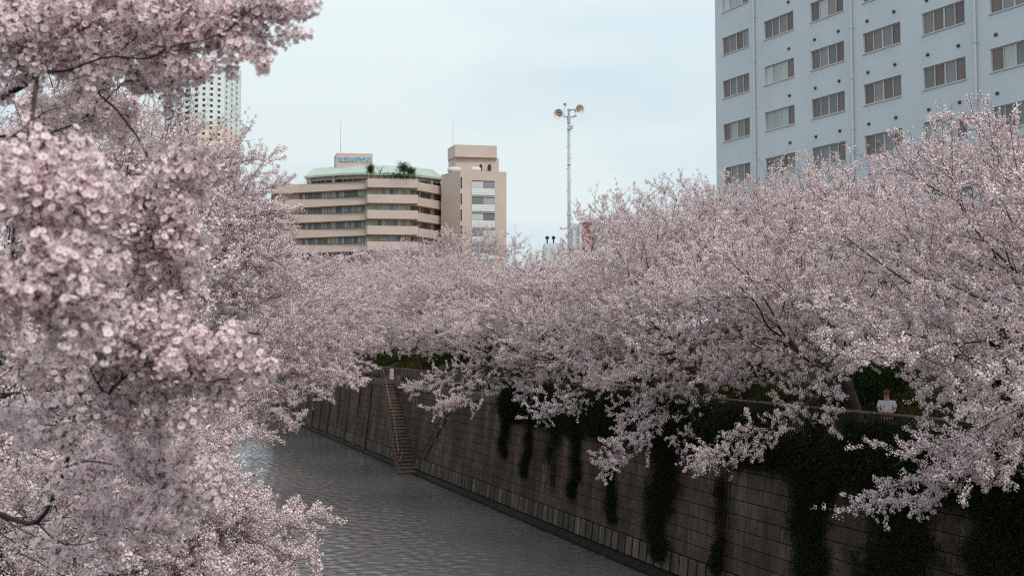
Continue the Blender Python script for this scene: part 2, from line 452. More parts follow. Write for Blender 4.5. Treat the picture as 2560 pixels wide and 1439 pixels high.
# right bank: path, slope, upper ground
mb = MB(); strip(mb, 0.95, PATH_Z, 5.2, PATH_Z, step=30); structure('riverside_path', mb, M['concrete'])
mb = MB()
prof = [(5.2, PATH_Z - 0.02, 0), (6.0, 6.4, 0.25), (9.0, 8.1, 0.6), (12.5, 9.6, 0.6), (17, 10.2, 0.4)]
for (o0, z0, w0), (o1, z1, w1) in zip(prof[:-1], prof[1:]):
    n = 200; vs = []
    for i in range(n + 1):
        s = -40 + 300 * i / n
        for (o, z, w_) in ((o0, z0, w0), (o1, z1, w1)):
            p = wp(s, o, z + w_ * noise.noise(Vector((s * 0.25, o, 3)))); vs.append(p)
    mb.add(vs, [(2 * i, 2 * i + 1, 2 * i + 3, 2 * i + 2) for i in range(n)])
structure('grass_slope', mb, M['soil'], smooth=True)
mb = MB()
pr_ = wp(-60, 16.5, 10.1), wp(2600, 16.5, 10.1)
mb.add([pr_[0], (2500, -60, 10.1), (2500, 2600, 10.1), pr_[1]], [(0, 1, 2, 3)])
structure('right_bank_ground', mb, M['ground'])
mb = MB(); strip(mb, 5.2, PATH_Z, 20, 10.0, s0=258, s1=2600, step=80); structure('far_bank_ground', mb, M['ground'])
mb = MB(); strip(mb, 0.5, PATH_Z + 0.1, 40, PATH_Z + 0.2, s0=-60, s1=2600, step=60, left=True)
mb.add([Vector((LX0 + UX * s - UY * 39.9, UY * s + UX * 39.9, PATH_Z + 0.15)) for s in (-60, 2600)] + [(-3000, 2400, 6.0), (-3000, -60, 6.0)], [(0, 1, 2, 3)])
structure('left_bank_ground', mb, M['ground'])
# far closure of the river where it bends out of sight
mb = MB()
q0, q1 = wp(600, 2), Vector((LX0 + UX * 600 - UY * 2, UY * 600, 0))
mb.add([(q1.x, q1.y, -1), (q0.x, q0.y, -1), (q0.x, q0.y, 6.2), (q1.x, q1.y, 6.2)], [(0, 1, 2, 3)])
mb.add([(q1.x, q1.y, 6.2), (q0.x, q0.y, 6.2), (q0.x - 900, 2700, 6.2), (q1.x - 900, 2700, 6.2)], [(0, 1, 2, 3)])
structure('river_bend_ground', mb, M['ground'])

# ------------------------------------------------------------------ right embankment wall
WROT = math.atan2(-UY, -UX)
wall = thing('embankment_wall', 'tall stained brown concrete block wall along the right side of the river', 'wall', (22, 0, 0), WROT, local=True)
STAIR_S0, STAIR_S1 = sY(74.5), sY(78.2)
mb = MB()
def wl(s, o, z): return (-s, BAT * z + o, z)
# backing body (joints show it)
mb.add([wl(-40, .03, -1.2), wl(640, .03, -1.2), wl(640, .03, 5.62), wl(-40, .03, 5.62),
        wl(-40, .9, -1.2), wl(640, .9, -1.2), wl(640, .9, 5.62), wl(-40, .9, 5.62)],
       [(0, 1, 2, 3), (7, 6, 5, 4), (3, 2, 6, 7)])
mb.build('backing', M['joint_recess'], wall)
# blocks: shared meshes
BL, BH, Z0 = 2.0, 0.5, 1.12
def block_mesh(L, H, D=0.2, j=0.028, mname='wall', bev=0.008, jx=None):
    b = MB(); jx = jx or .010
    x0, x1, z0, z1 = jx / 2, L - jx / 2, j / 2, H - j / 2
    A = [(-x1, BAT * z0 + bev, z0), (-x0, BAT * z0 + bev, z0), (-x0, BAT * z1 + bev, z1), (-x1, BAT * z1 + bev, z1)]
    e = bev
    B = [(-x1 + e, BAT * (z0 + e), z0 + e), (-x0 - e, BAT * (z0 + e), z0 + e), (-x0 - e, BAT * (z1 - e), z1 - e), (-x1 + e, BAT * (z1 - e), z1 - e)]
    C = [(p[0], p[1] + D, p[2]) for p in A]
    b.add(A + B + C, [(4, 5, 6, 7), (0, 1, 5, 4), (1, 2, 6, 5), (2, 3, 7, 6), (3, 0, 4, 7), (9, 1, 0, 8), (10, 2, 1, 9), (11, 3, 2, 10), (8, 0, 3, 11)])
    return b
bm_ = block_mesh(BL, BH).mesh('wall_block', M['wall'])
rows = 9
placed = 0
cand = []
s = sY(24)
k = 0
while s < sY(74):
    for r_ in range(rows):
        cand.append((s + (BL / 2 if r_ % 2 else 0), r_))
    s += BL; k += 1
cand.sort(key=lambda c: c[0])
rest = MB()
for (s, r_) in cand:
    z = Z0 + r_ * BH
    if placed < 295:
        link('wall_block', bm_, wall, wl(s, rnd.uniform(-0.008, 0.008), z)); placed += 1
    else:
        b = block_mesh(BL, BH); dy = rnd.uniform(-.008, .008)
        rest.add([(x - s, y + BAT * z + dy, zz + z) for x, y, zz in b.v], b.f)
s = sY(74) + (BL - (sY(74) - sY(24)) % BL) % BL
while s < sY(240):
    for r_ in range(rows):
        b = block_mesh(BL, BH, j=0.03); dy = rnd.uniform(-.01, .01); z = Z0 + r_ * BH; ss = s + (BL / 2 if r_ % 2 else 0)
        rest.add([(x - ss, y + BAT * z + dy, zz + z) for x, y, zz in b.v], b.f)
    s += BL
tag(rest.build('far_blocks', M['wall'], wall), kind='stuff')
# footing: short lighter blocks in a band over a dark wet ledge
FBL = 0.62
fm = block_mesh(FBL, 0.78, j=0.05, jx=.13).mesh('footing_block', M['footing'])
s = sY(34); placed = 0; rest = MB()
while s < sY(200):
    if placed < 130: link('footing_block', fm, wall, wl(s, -0.03 + rnd.uniform(-.01, .01), 0.33)); placed += 1
    else:
        b = block_mesh(FBL, 0.78, j=0.05, jx=.13)
        rest.add([(x - s, y + BAT * .33 - .03, zz + .33) for x, y, zz in b.v], b.f)
    s += FBL
tag(rest.build('far_footing_blocks', M['footing'], wall), kind='stuff')
mb = MB(); mb.add([wl(20, -.32, -1), wl(400, -.32, -1), wl(400, -.32, .22), wl(20, -.32, .12), wl(400, .1, .32), wl(20, .1, .32)], [(0, 1, 2, 3), (3, 2, 4, 5)])
mb.build('wet_ledge', M['wet'], wall)
# coping: overhanging cap in 4 m lengths
cm = MB(); cm.box(-3.98, 0, 0, 0, 0.55, 0.36); cme = cm.mesh('coping_stone', M['curb'])
for i in range(52):
    link('coping_stone', cme, wall, (-(20 + 4 * i), BAT * 5.62 - .10 + rnd.uniform(-.008, .008), 5.62))
# buttress ribs on the darker far stretch
for i in range(14):
    b = MB(); s = sY(86 + i * 3.6); b.add([wl(s, -.16, .2), wl(s + .55, -.16, .2), wl(s + .55, -.10, 5.4), wl(s, -.10, 5.4),
        wl(s, .05, .2), wl(s + .55, .05, .2), wl(s + .55, .05, 5.4), wl(s, .05, 5.4)], [(0, 1, 2, 3), (4, 0, 3, 7), (1, 5, 6, 2), (3, 2, 6, 7)])
    b.build('buttress', M['wall'], wall)

# left bank wall (mostly behind the blossom)
lw = thing('left_embankment_wall', 'dark concrete river wall half hidden under the left bank cherry trees', 'wall', (LX0, 0, 0), WROT, local=True)
mb = MB(); mb.add([(60, 0, -1.2), (-640, 0, -1.2), (-640, -.5, 6.05), (60, -.5, 6.05), (-640, -1.2, 6.05), (60, -1.2, 6.05)], [(0, 1, 2, 3), (3, 2, 4, 5)])
mb.build('facing', M['wall'], lw)

# ------------------------------------------------------------------ stairs down the wall to the water
st = thing('river_stairs', 'steep narrow brown concrete stairs running down the wall to the water', 'stairs', (22, 0, 0), WROT, local=True)
NST = 27
rise = (PATH_Z - 0.0) / NST; run = 8.6 / NST
stop = sY(80.0)
for i in range(NST):
    z1 = PATH_Z - rise * i
    b = MB(); s1 = stop - run * i; s0 = s1 - run
    o1 = BAT * z1
    zb = max(-0.4, z1 - 1.1)
    wo_ = .85 + .45 * i / NST
    b.box(-s1, o1 - wo_, zb, -s0, o1 + .5, z1 - .045)
    b.box(-s1 - .02, o1 - wo_ - .02, z1 - .045, -s0 + .05, o1 + .5, z1, 1)
    b.build('step', [M['step'], M['nosing']], st)
b = MB()
for k_, (sa, za, sb, zb) in enumerate([(stop + .1, PATH_Z + .95, stop - run * 12, PATH_Z - rise * 12 + 1.0), (stop - run * 12 - .02, PATH_Z - rise * 12 + .8, stop - run * 24, PATH_Z - rise * 24 + .8), (stop - run * 24, PATH_Z - rise * 24 + .8, stop - run * 25.4, .85)]):
    b.tube([(-sa, BAT * za - .90, za), (-sb, BAT * zb - .90 - .4 * (1 - zb / 7), zb)], 0.035, 8)
b.build('handrail', M['rail_rust'], st)
for i in (1, 6, 12, 18, 24):
    b = MB(); z = PATH_Z - rise * i; s = stop - run * (i + .5)
    b.tube([(-s, BAT * z - .90 - .4 * (1 - z / 6), z - .1), (-s, BAT * z - .90 - .4 * (1 - z / 6), z + .85)], 0.022, 6); b.build('rail_post', M['rail_rust'], st)
# the second stair's rail, climbing away along the wall
sr = thing('wall_handrail', 'thin rusty handrail slanting up the block wall nearer than the stairs', 'handrail', (22, 0, 0), WROT, local=True)
sa, sb = sY(71.6), sY(66.4)
def hp(t, dz=0): s = sa + (sb - sa) * t; z = 1.0 + 4.4 * t; return (-s, BAT * z - .16, z + dz)
b = MB(); b.tube([hp(0), hp(.5)], .035, 8); b.tube([hp(.5, .15), hp(1)], .035, 8); b.build('rail', M['rail'], sr)
b = MB()
for i in range(22):
    t = i / 22; p = hp(t, -.6); b.box(p[0] - .13, p[1] + .08, p[2], p[0] + .13, p[1] + .22, p[2] + .17)
b.build('recess_shade', M['joint_recess'], sr)  # raised dark blocks standing in for the shade of a stair recess
for t in (0, .25, .5, .75, 1):
    b = MB(); p = hp(t); b.tube([(p[0], p[1], p[2] - .75), p], .025, 6)
    b.build('rail_post', M['rail_rust'], sr)
b = MB(); p = hp(.5, .15); b.tube([p, (p[0] + .35, p[1], p[2] + .02), (p[0] + .38, p[1], p[2] - .8)], .032, 6); b.build('rail_return', M['rail_rust'], sr)

# ------------------------------------------------------------------ fences on top of the wall
OF = 0.80     # fence line offset behind foot
def fl(s, o, z): return (-s, OF + o, z)
pf = thing('panel_fence', 'dark railing with tan rounded hanging boards along the wall beyond the ivy', 'fence', (22, 0, 0), WROT, local=True)
TOPZ = 7.05
sF0, sF1 = sY(50.5), sY(102)
GS0, GS1 = sY(79.0), sY(82.6)
b = MB(); b.tube([fl(sF0, 0, TOPZ), fl(sF1, 0, TOPZ)], .045, 8); b.build('top_rail', M['toprail'], pf)
b = MB(); b.tube([fl(sF0, 0, 6.12), fl(GS0, 0, 6.12)], .03, 6); b.tube([fl(GS1, 0, 6.12), fl(sF1, 0, 6.12)], .03, 6); b.build('bottom_rail', M['rail'], pf)
s = sF0; i = 0
post = MB(); post.box(-.02, -.02, 5.98, .02, .02, TOPZ); pme = post.mesh('post', M['rail'])
boards = []
for (wd, dp, pt) in ((.34, .62, 0), (.26, .42, 0), (.30, .70, 1), (.40, .50, 0)):
    bb = MB(); n = 9; pts = [(-wd / 2, 0), (wd / 2, 0)]
    for k in range(n):
        t = math.pi * k / (n - 1)
        pts.append((wd / 2 * math.cos(t), -dp + (wd / 2) * (1 - math.sin(t) * (1.0 if not pt else 1.35)) - wd * .2))
    vs = [(x, -.012, z) for x, z in pts] + [(x, .012, z) for x, z in pts]; m_ = len(pts)
    bb.add(vs, [tuple(range(m_)), tuple(reversed(range(m_, 2 * m_)))] + [(k, m_ + k, m_ + (k + 1) % m_, (k + 1) % m_) for k in range(m_)])
    boards.append(bb.mesh('hanging_board', M['tan']))
while s < sF1:
    if not (GS0 - .1 < s < GS1 + .1):
        link('post', pme, pf, (-s, OF, 0))
        if not (GS0 - .3 < s + .2 < GS1): link('hanging_board', boards[(i * 7 + i // 3) % 4], pf, (-(s + .24), OF - .03, TOPZ - .05))
    s += .48; i += 1
for (a_, b_) in ((sF0, GS0), (GS1, sF1)):
    n = int((b_ - a_) / 1.92)
    for k in range(n):
        bb = MB(); u0 = a_ + k * (b_ - a_) / n; u1 = a_ + (k + 1) * (b_ - a_) / n
        bb.box(-u1 + .01, OF + .03, 6.1, -u0 - .01, OF + .045, 6.78)
        bb.build('backing_panel', M['rail'], pf)
gt = thing('stair_gate', 'reddish barred gate with a white notice at the top of the river stairs', 'gate', (22, 0, 0), WROT, local=True)
b = MB(); b.box(-GS1, OF - .02, 6.0, -GS0, OF + .02, 6.08); b.box(-GS1, OF - .02, 6.9, -GS0, OF + .02, 6.96); b.build('gate_frame', M['gate'], gt)
gbar = MB(); gbar.box(-.014, -.014, 6.05, .014, .014, 6.93); gme = gbar.mesh('gate_bar', M['gate'])
for k in range(24): link('gate_bar', gme, gt, (-(GS0 + .08 + k * (GS1 - GS0 - .16) / 23), OF, 0))
b = MB(); b.box(-(GS0 + 1.9), OF - .05, 6.1, -(GS0 + .9), OF - .03, 6.45); b.build('kick_plate', M['gate'], gt)
b = MB(); b.box(-(GS0 + 2.55), OF - .09, 6.18, -(GS0 + 1.45), OF - .07, 7.0)
nb = b.build('notice_board', M['white'], gt)
for k in range(2):
    b = MB(); x = -(GS0 + 1.85 + k * .33); b.box(x, OF - .096, 6.28, x + .03, OF - .092, 6.9); b.build('ruled_line', M['grey_steel'], gt)

bf_ = thing('bar_fence', 'dark metal bar railing beside the path where a person stands', 'fence', (22, 0, 0), WROT, local=True)
sB0, sB1 = sY(22), sY(50.3)
b = MB(); b.tube([fl(sB0, 0, TOPZ), fl(sB1, 0, TOPZ)], .05, 8); b.build('top_rail', M['toprail'], bf_)
b = MB(); b.tube([fl(sB0, 0, 6.08), fl(sB1, 0, 6.08)], .03, 6); b.build('bottom_rail', M['rail'], bf_)
bar = MB(); bar.box(-.012, -.012, 6.05, .012, .012, TOPZ - .02); bme = bar.mesh('bar', M['rail'])
s = sB0; n = 0
while s < sB1 and n < 262: link('bar', bme, bf_, (-s, OF, 0)); s += .117; n += 1
pb = MB(); pb.box(-.04, -.04, 5.97, .04, .04, TOPZ + .02); pbm = pb.mesh('post', M['rail'])
s = sB0
while s < sB1: link('post', pbm, bf_, (-s, OF + .05, 0)); s += 2.0

# ------------------------------------------------------------------ pale apartment block on the right
AROT = math.atan2(-.884, .468)
ap = thing('apartment_block', 'pale blue grey apartment block with rows of four pane windows behind the right trees', 'building', (13.95, 70.45, 0), AROT, local=True)
ncol, c0_, cp_, ww = 8, .75, 4.14, 2.68
rows_z = [20.8 + 2.955 * k for k in range(-2, 8)]
WH = 1.17
ALEN, ADEP, ATOP = 34.5, 14, 46.0
b = MB()
zprev = 8.0
T = .25
for zt in rows_z:
    b.box(0, 0, zprev, ALEN, T, zt - WH)
    xs = [0] + [v for c in range(ncol) for v in (c0_ + c * cp_, c0_ + c * cp_ + ww)] + [ALEN]
    for i in range(0, len(xs), 2):
        if xs[i + 1] > xs[i]: b.box(xs[i], 0, zt - WH, xs[i + 1], T, zt)
    zprev = zt
b.box(0, 0, zprev, ALEN, T, ATOP)
b.build('wall', M['apartment'], ap)
b = MB(); b.box(0, T, 8, ALEN, ADEP, ATOP - .3); b.build('side_walls', M['apartment'], ap)
def apt_window(seed):
    r = random.Random(seed)
    fr = MB(); t = .05; y0, y1 = .09, .16
    fr.box(0, y0, 0, ww, y1, t); fr.box(0, y0, WH - t, ww, y1, WH)
    for x in (0, ww / 4, ww / 2 - .03, 3 * ww / 4, ww - t):
        wdt = .09 if abs(x - ww / 2 + .03) < .01 else t
        fr.box(x, y0 - .01, t, x + wdt, y1, WH - t)
    fr.box(-.04, -.05, -.07, ww + .04, .12, -.004)
    kinds = r.choice([[0, 1, 1, 0], [0, 1, 0, 1], [1, 1, 1, 0], [0, 1, 0, 1], [1, 0, 1, 0], [0, 2, 1, 0], [0, 1, 1, 0], [2, 2, 2, 0]])
    return fr, kinds
frm = apt_window(0)[0].mesh('window', [M['frame']])
pane_m = []
for mm in ('blind_brown', 'curtain_grey', 'curtain_white'):
    p = MB(); p.box(.0, .12, .05, ww / 4 - .0, .135, WH - .05); pane_m.append(p.mesh('pane', M[mm]))
for zi, zt in enumerate(rows_z):
    for c in range(ncol):
        if zt < 16 and c > 5: continue
        wob = link('window', frm, ap, (c0_ + c * cp_, 0, zt - WH))
        for k, kd in enumerate(apt_window(zi * 31 + c * 7 + 3)[1]):
            link('pane', pane_m[kd], wob, (k * ww / 4, .002 * (k % 2), 0))
vh = MB(); vh.lathe([(0, -.09), (.05, -.085), (.085, -.05), (.10, 0), (.10, .03)], (0, 0, 0), (0, 1, 0), 12); vhm = vh.mesh('vent_hood', [M['vent']], smooth=True)
for zi, zt in enumerate(rows_z):
    for c in range(1, ncol):
        for dx in ((.35, 2.28) if c > 1 else (2.28,)): link('vent_hood', vhm, ap, (c0_ + c * cp_ + dx, -.03, zt + .65))
for x in (4.02, 12.38, 20.65, 28.9):
    b = MB(); b.tube([(x, -.12, 8), (x, -.12, ATOP)], .075, 10)
    z = 9.5
    while z < ATOP: b.tube([(x, -.12, z), (x, -.12, z + .12)], .095, 10); z += 2.955
    b.build('downpipe', M['pipe'], ap, smooth=False)

# ------------------------------------------------------------------ hospital
def G(px, Z): return ((px - 1280) / F * Z, Z)
def zat(py, Z): return at(1280, py, Z).z
hp0 = G(930, 245)
hos = thing('hospital', 'beige hospital with stacked balcony bands and a green curved roof', 'building', (hp0[0], hp0[1], 6.0))
front = [(674, 252), (681, 246), (742, 245), (911, 238.8), (917, 236), (1044, 237.2), (1040, 240.5), (1117, 250)]
fr_ = [G(*p) for p in front]
back = [G(1117, 270), G(674, 275)]
ZB = 46.05
inset = [G(684, 252), G(690, 249), G(742, 247.5), G(911, 241), G(925, 239.2), G(1024, 240), G(1024, 241.8), G(1117, 252)]
for k in range(5):
    z1 = ZB - 3.6 * k; z0 = z1 - 1.95
    b = MB(); b.prism(fr_ + back, z0, z1 - .15); b.prism(fr_ + [G(1040, 242.2), G(917, 238), G(742, 247)], z1 - .15, z1)
    b.build('balcony_band', M['beige'], hos)
    if k < 4 or True:
        zz0 = z1 - 3.6; zz1 = z0
        b = MB(); b.prism(inset + [G(1110, 268), G(690, 272)], zz0 - .02, zz1 + .02); b.build('storey_wall', M['cream'], hos)
b = MB(); b.prism([G(690, 252), G(742, 250), G(912, 243), G(930, 241), G(1020, 242), G(1110, 254), G(1105, 268), G(695, 270)], 6, ZB - 18); b.build('lower_wall', M['cream'], hos)
def seg_hit(px, a, b):
    k = (px - 1280) / F
    t = (k * a[1] - a[0]) / ((b[0] - a[0]) - k * (b[1] - a[1]))
    return Vector((a[0] + (b[0] - a[0]) * t, a[1] + (b[1] - a[1]) * t, 0))
def strip_window(parent, a, b, px0, px1, z0, z1, npan, mats, seed, fm='hframe'):
    p0, p1 = seg_hit(px0, a, b), seg_hit(px1, a, b)
    d = (p1 - p0); L = d.length; d.normalize(); nrm = Vector((d.y, -d.x, 0))
    fr = MB(); r = random.Random(seed)
    def bx(u0, u1, za, zb, o0, o1, mb_, mi=0):
        q = [p0 + d * u0 + nrm * o1, p0 + d * u1 + nrm * o1, p0 + d * u1 + nrm * o0, p0 + d * u0 + nrm * o0]
        mb_.hexa([(v.x, v.y, za) for v in q], [(v.x, v.y, zb) for v in q], mi)
    bx(0, L, z0, z0 + .07, 0.0, .14, fr); bx(0, L, z1 - .07, z1, 0.0, .14, fr)
    for k in range(npan + 1):
        u = k * (L - .07) / npan; bx(u, u + .07, z0 + .07, z1 - .07, 0.0, .14, fr)
    wo = fr.build('window', M[fm], parent)
    wo.parent = parent
    for k in range(npan):
        pn = MB(); bx(k * (L - .07) / npan + .07, (k + 1) * (L - .07) / npan, z0 + .07, z1 - .07, .02, .08, pn)
        po = MB.build(pn, 'pane', M[r.choice(mats)], None, off=parent.location); po.parent = wo
HM = ['curtain_white', 'curtain_grey', 'curtain_dark', 'curtain_grey', 'curtain_white', 'curtain_white', 'curtain_grey']
for k in range(5):
    z1 = ZB - 3.6 * k - 1.98; z0 = z1 - 1.6
    strip_window(hos, inset[2], inset[3], 746, 784, z0, z1, 5, HM, k * 10 + 1)
    strip_window(hos, inset[2], inset[3], 786, 825, z0, z1, 5, HM, k * 10 + 2)
    strip_window(hos, inset[2], inset[3], 838, 874, z0, z1, 5, HM, k * 10 + 3)
    strip_window(hos, inset[2], inset[3], 876, 910, z0, z1, 4, HM, k * 10 + 4)
    strip_window(hos, inset[4], inset[5], 942, 1012, z0, z1, 7, ['louvre', 'curtain_white', 'curtain_white', 'curtain_grey'], k * 10 + 5, 'frame')
    strip_window(hos, inset[6], inset[7], 1027, 1045, z0, z1, 3, HM, k * 10 + 6)
    strip_window(hos, inset[6], inset[7], 1050, 1074, z0, z1, 3, ['curtain_dark', 'blind_brown', 'curtain_grey'], k * 10 + 7)
    strip_window(hos, inset[6], inset[7], 1084, 1114, z0, z1, 4, ['curtain_dark', 'blind_brown', 'curtain_dark'], k * 10 + 8)
# set-back top floor under the curved roof
pxs = [757, 790, 830, 880, 930, 980, 1030, 1070, 1107]
def Zr(px): t = (px - 930) / 175; return 240.5 + (6.0 if px < 930 else 8.2) * t * t
ze = zat(431, 240.5); zt_ = zat(413.2, 246.5)
eave = [G(p, Zr(p)) for p in pxs]
inn = [G(930 + (p - 930) * .965, Zr(p) + 2.2) for p in pxs]
upp = [G(930 + (p - 930) * .86, Zr(930 + (p - 930) * .86) + 6.0) for p in pxs]
b = MB()
n = len(pxs)
vs = [(x, y, ze - .45) for x, y in eave] + [(x, y, ze) for x, y in eave] + [(x, y, zt_) for x, y in upp] + [(x, y + 14, zt_) for x, y in upp] + [(x, y, ze - .45) for x, y in inn]
fs = []
for i in range(n - 1):
    fs += [(i, i + 1, n + i + 1, n + i), (n + i, n + i + 1, 2 * n + i + 1, 2 * n + i), (2 * n + i, 2 * n + i + 1, 3 * n + i + 1, 3 * n + i), (4 * n + i, 4 * n + i + 1, i + 1, i)]
b.add(vs, fs); 
b.build('roof', M['copper'], hos)
b = MB(); b.prism(inn + [G(1095, 268), G(775, 268)], ze - .9, ze - .1); b.build('roof_soffit', M['cream'], hos)
b = MB(); b.prism([(x, y + .9) for x, y in inn] + [G(1093, 268), G(777, 268)], ZB - 1.0, ze - .9); b.build('top_floor_glazing', M['darkglass'], hos)
for p in (772, 831, 1078, 1106):
    x, y = G(p, Zr(p) + 1.6); b = MB(); b.tube([(x, y, ZB - .5), (x, y, ze - .4)], .33, 10); b.build('column', M['cream'], hos)
for i in range(22):
    p = 780 + i * 14.6; x, y = G(p, Zr(p) + 2.6); b = MB(); b.box(x - .06, y, ZB - .4, x + .06, y + .15, ze - .8); b.build('mullion', M['rail'], hos)
b = MB()
for i in range(n - 1):
    p, q = pxs[i], pxs[i + 1]
    a_ = G(930 + (p - 930) * 1.0, Zr(p) - .2); c_ = G(930 + (q - 930) * 1.0, Zr(q) - .2)
    b.tube([(a_[0], a_[1], ZB + .75), (c_[0], c_[1], ZB + .75)], .035, 5)
    for t in (0, .5): b.tube([(a_[0] + (c_[0] - a_[0]) * t, a_[1] + (c_[1] - a_[1]) * t, ZB - .2), (a_[0] + (c_[0] - a_[0]) * t, a_[1] + (c_[1] - a_[1]) * t, ZB + .75)], .03, 4)
for (p, Z_) in ((922, 236.4), (1040, 237.6)):
    pass
b.tube([(*G(920, 236.5), ZB + .95), (*G(1040, 237.5), ZB + .95)], .05, 5)
for i in range(9):
    x, y = G(920 + i * 15, 236.5 + i * .12); b.tube([(x, y, ZB - .1), (x, y, ZB + .95)], .04, 4)
for i in range(6):
    x, y = G(742 + i * 5, 245.3 - i * .1); b.tube([(x, y, ZB - .1), (x, y, ZB + .9)], .025, 4)
b.build('terrace_railing', M['grey_steel'], hos)
# sign box with the hospital's name
sb_f = [G(838, 246.5), G(929, 247.5), G(929, 254), G(832, 252)]
zs1 = zat(382.5, 246.5); b = MB(); b.prism(sb_f, 48, zs1); b.build('sign_box', M['beige'], hos)
p0, p1 = Vector((*G(842.5, 246.5), 0)), Vector((*G(926, 247.5), 0))
wdir = (p1 - p0).normalized(); ang = math.atan2(wdir.y, wdir.x)
def cjk(text, size, mname, off, name, ext, grow=0.0):
    cu = bpy.data.curves.new('t', 'FONT'); cu.body = text; cu.size = size; cu.extrude = ext; cu.space_character = 1.0; cu.offset = grow
    to = bpy.data.objects.new('t', cu); COL.objects.link(to)
    dg = bpy.context.evaluated_depsgraph_get()
    me = bpy.data.meshes.new_from_object(to.evaluated_get(dg)); COL.objects.unlink(to); bpy.data.objects.remove(to)
    me.name = name; me.materials.clear(); me.materials.append(M[mname])
    co = np.empty(len(me.vertices) * 3); me.vertices.foreach_get('co', co); co = co.reshape(-1, 3)
    wid = co[:, 0].max() - co[:, 0].min(); hgt = co[:, 1].max() - co[:, 1].min()
    L = (p1 - p0).length; s = L / wid
    co[:, 0] = (co[:, 0] - co[:, 0].min()) * s; co[:, 1] = (co[:, 1] - co[:, 1].min()) * s
    me.vertices.foreach_set('co', co.ravel()); me.update()
    o = bpy.data.objects.new(name, me); COL.objects.link(o); o.parent = hos
    nr = Vector((wdir.y, -wdir.x, 0)) * off
    o.rotation_euler = (math.pi / 2, 0, ang)
    o.location = p0 + nr + Vector((0, 0, zat(404, 246.5))) - hos.location
    return o
try:
    cjk('東京共済病院', 1.4, 'sign_white', .12, 'sign_lettering_edge', .04, .035)
    cjk('東京共済病院', 1.4, 'sign_blue', .20, 'sign_lettering', .04)
except Exception as e:
    print('sign text failed', e)
# stair and service tower at the right end
A_, B_, C_ = G(1102, 246), G(1150, 240), G(1266, 241.8)
D_, E_ = (C_[0] - .3, C_[1] + 14), (A_[0] + 2, A_[1] + 14)
zt2 = zat(426.6, 240)
b = MB(); b.prism([A_, B_, C_, D_, E_], 6, zt2); b.build('service_tower', M['beige'], hos)
bA, bB = G(1179, 240.4), G(1236.5, 241.3)
def fp(px, off): 
    v = seg_hit(px, B_, C_); d = (Vector(C_) - Vector(B_)).normalized(); return Vector((v.x + d.y * off, v.y - d.x * off))
for k in range(5):
    zt3 = zat(451.7, 240.8) - 3.76 * k
    q0, q1 = fp(1179, .02), fp(1236.5, .02); q2, q3 = fp(1236.5, .16), fp(1179, .16)
    def hx(qa, qb, z0, z1, oo, name, mm):
        m_ = MB(); a1, b1, a2, b2 = fp(qa, .01), fp(qb, .01), fp(qa, oo), fp(qb, oo)
        m_.hexa([(a2.x, a2.y, z0), (b2.x, b2.y, z0), (b1.x, b1.y, z0), (a1.x, a1.y, z0)], [(a2.x, a2.y, z1), (b2.x, b2.y, z1), (b1.x, b1.y, z1), (a1.x, a1.y, z1)])
        return m_.build(name, M[mm], hos)
    hx(1179, 1236.5, zt3 - .22, zt3, .05, 'dark_gap_strip', 'dark')  # dark strip drawn for the gap above the glass
    for j in range(2): 
        hx(1179 + j * 28.9, 1207.4 + j * 28.9, zt3 - 1.75, zt3 - .24, .08, 'window', 'curtain_grey' if (k + j) % 2 else 'curtain_white')
    for j in range(3): hx(1179, 1236.5, zt3 - 2.3 - j * .52, zt3 - 1.82 - j * .52, .16, 'louvre', 'louvre')
    hx(1146.8 + 4, 1151.5 + 2.5, zt3 - 1.9, zt3 + .7, .05, 'slot_window', 'dark')
top = [(1118, 251), (1136.6, 245.5), (1242, 247.2), (1242, 256), (1125, 257)]
b = MB(); b.prism([G(*p) for p in [(1120, 251), (1138, 246.5), (1246.7, 248), (1246, 257), (1126, 258)]], zt2 - .5, zat(393.6, 246.5)); b.build('lower_penthouse', M['beige'], hos)
b = MB(); b.prism([G(1124, 251.5), G(1141, 247.5), G(1238, 249), G(1236, 256), G(1128, 257)], zat(394, 246.5), zat(389, 246.5)); b.build('penthouse_gap', M['dark'], hos)  # inset band with the gap's shade put into its dark colour
b = MB(); b.prism([G(*p) for p in top], zat(391.5, 245.5), zat(361.4, 245.5)); b.build('upper_penthouse', M['beige'], hos)
for (a_, c_) in ((1199, 1204.5), (1220, 1227)):
    x0, y0 = G(a_, 247.1); x1, y1 = G(c_, 247.4); b = MB(); b.box(x0, y0 - .05, zat(426, 247), x1, y0 + .3, zat(411, 247)); b.build('penthouse_window', M['dark'], hos)
for i, (pa, pb, pz) in enumerate(((1118, 1152, 413), (1176, 1202, 415))):
    b = MB(); pts = []
    for t in np.linspace(0, 1, 11):
        px_ = pa + (pb - pa) * t; h = 1 - abs(2 * t - 1) ** 4
        g_ = G(px_, 243.5); pts.append((g_[0], g_[1], zt2 + .75))
    b.tube(pts, [.35 + .4 * (1 - abs(2 * t - 1) ** 4) for t in np.linspace(0, 1, 11)], 12); b.build('roof_duct', M['duct'], hos, smooth=True)
for i, (px_, ya, yb, Z_) in enumerate(((848, 300, 384, 250), (1131, 306, 363, 250))):
    x, y = G(px_, Z_); b = MB(); b.tube([(x, y, zat(yb, Z_) - 2), (x, y, zat(ya, Z_))], [.09, .035], 6); b.build('lightning_rod', M['grey_steel'], hos)

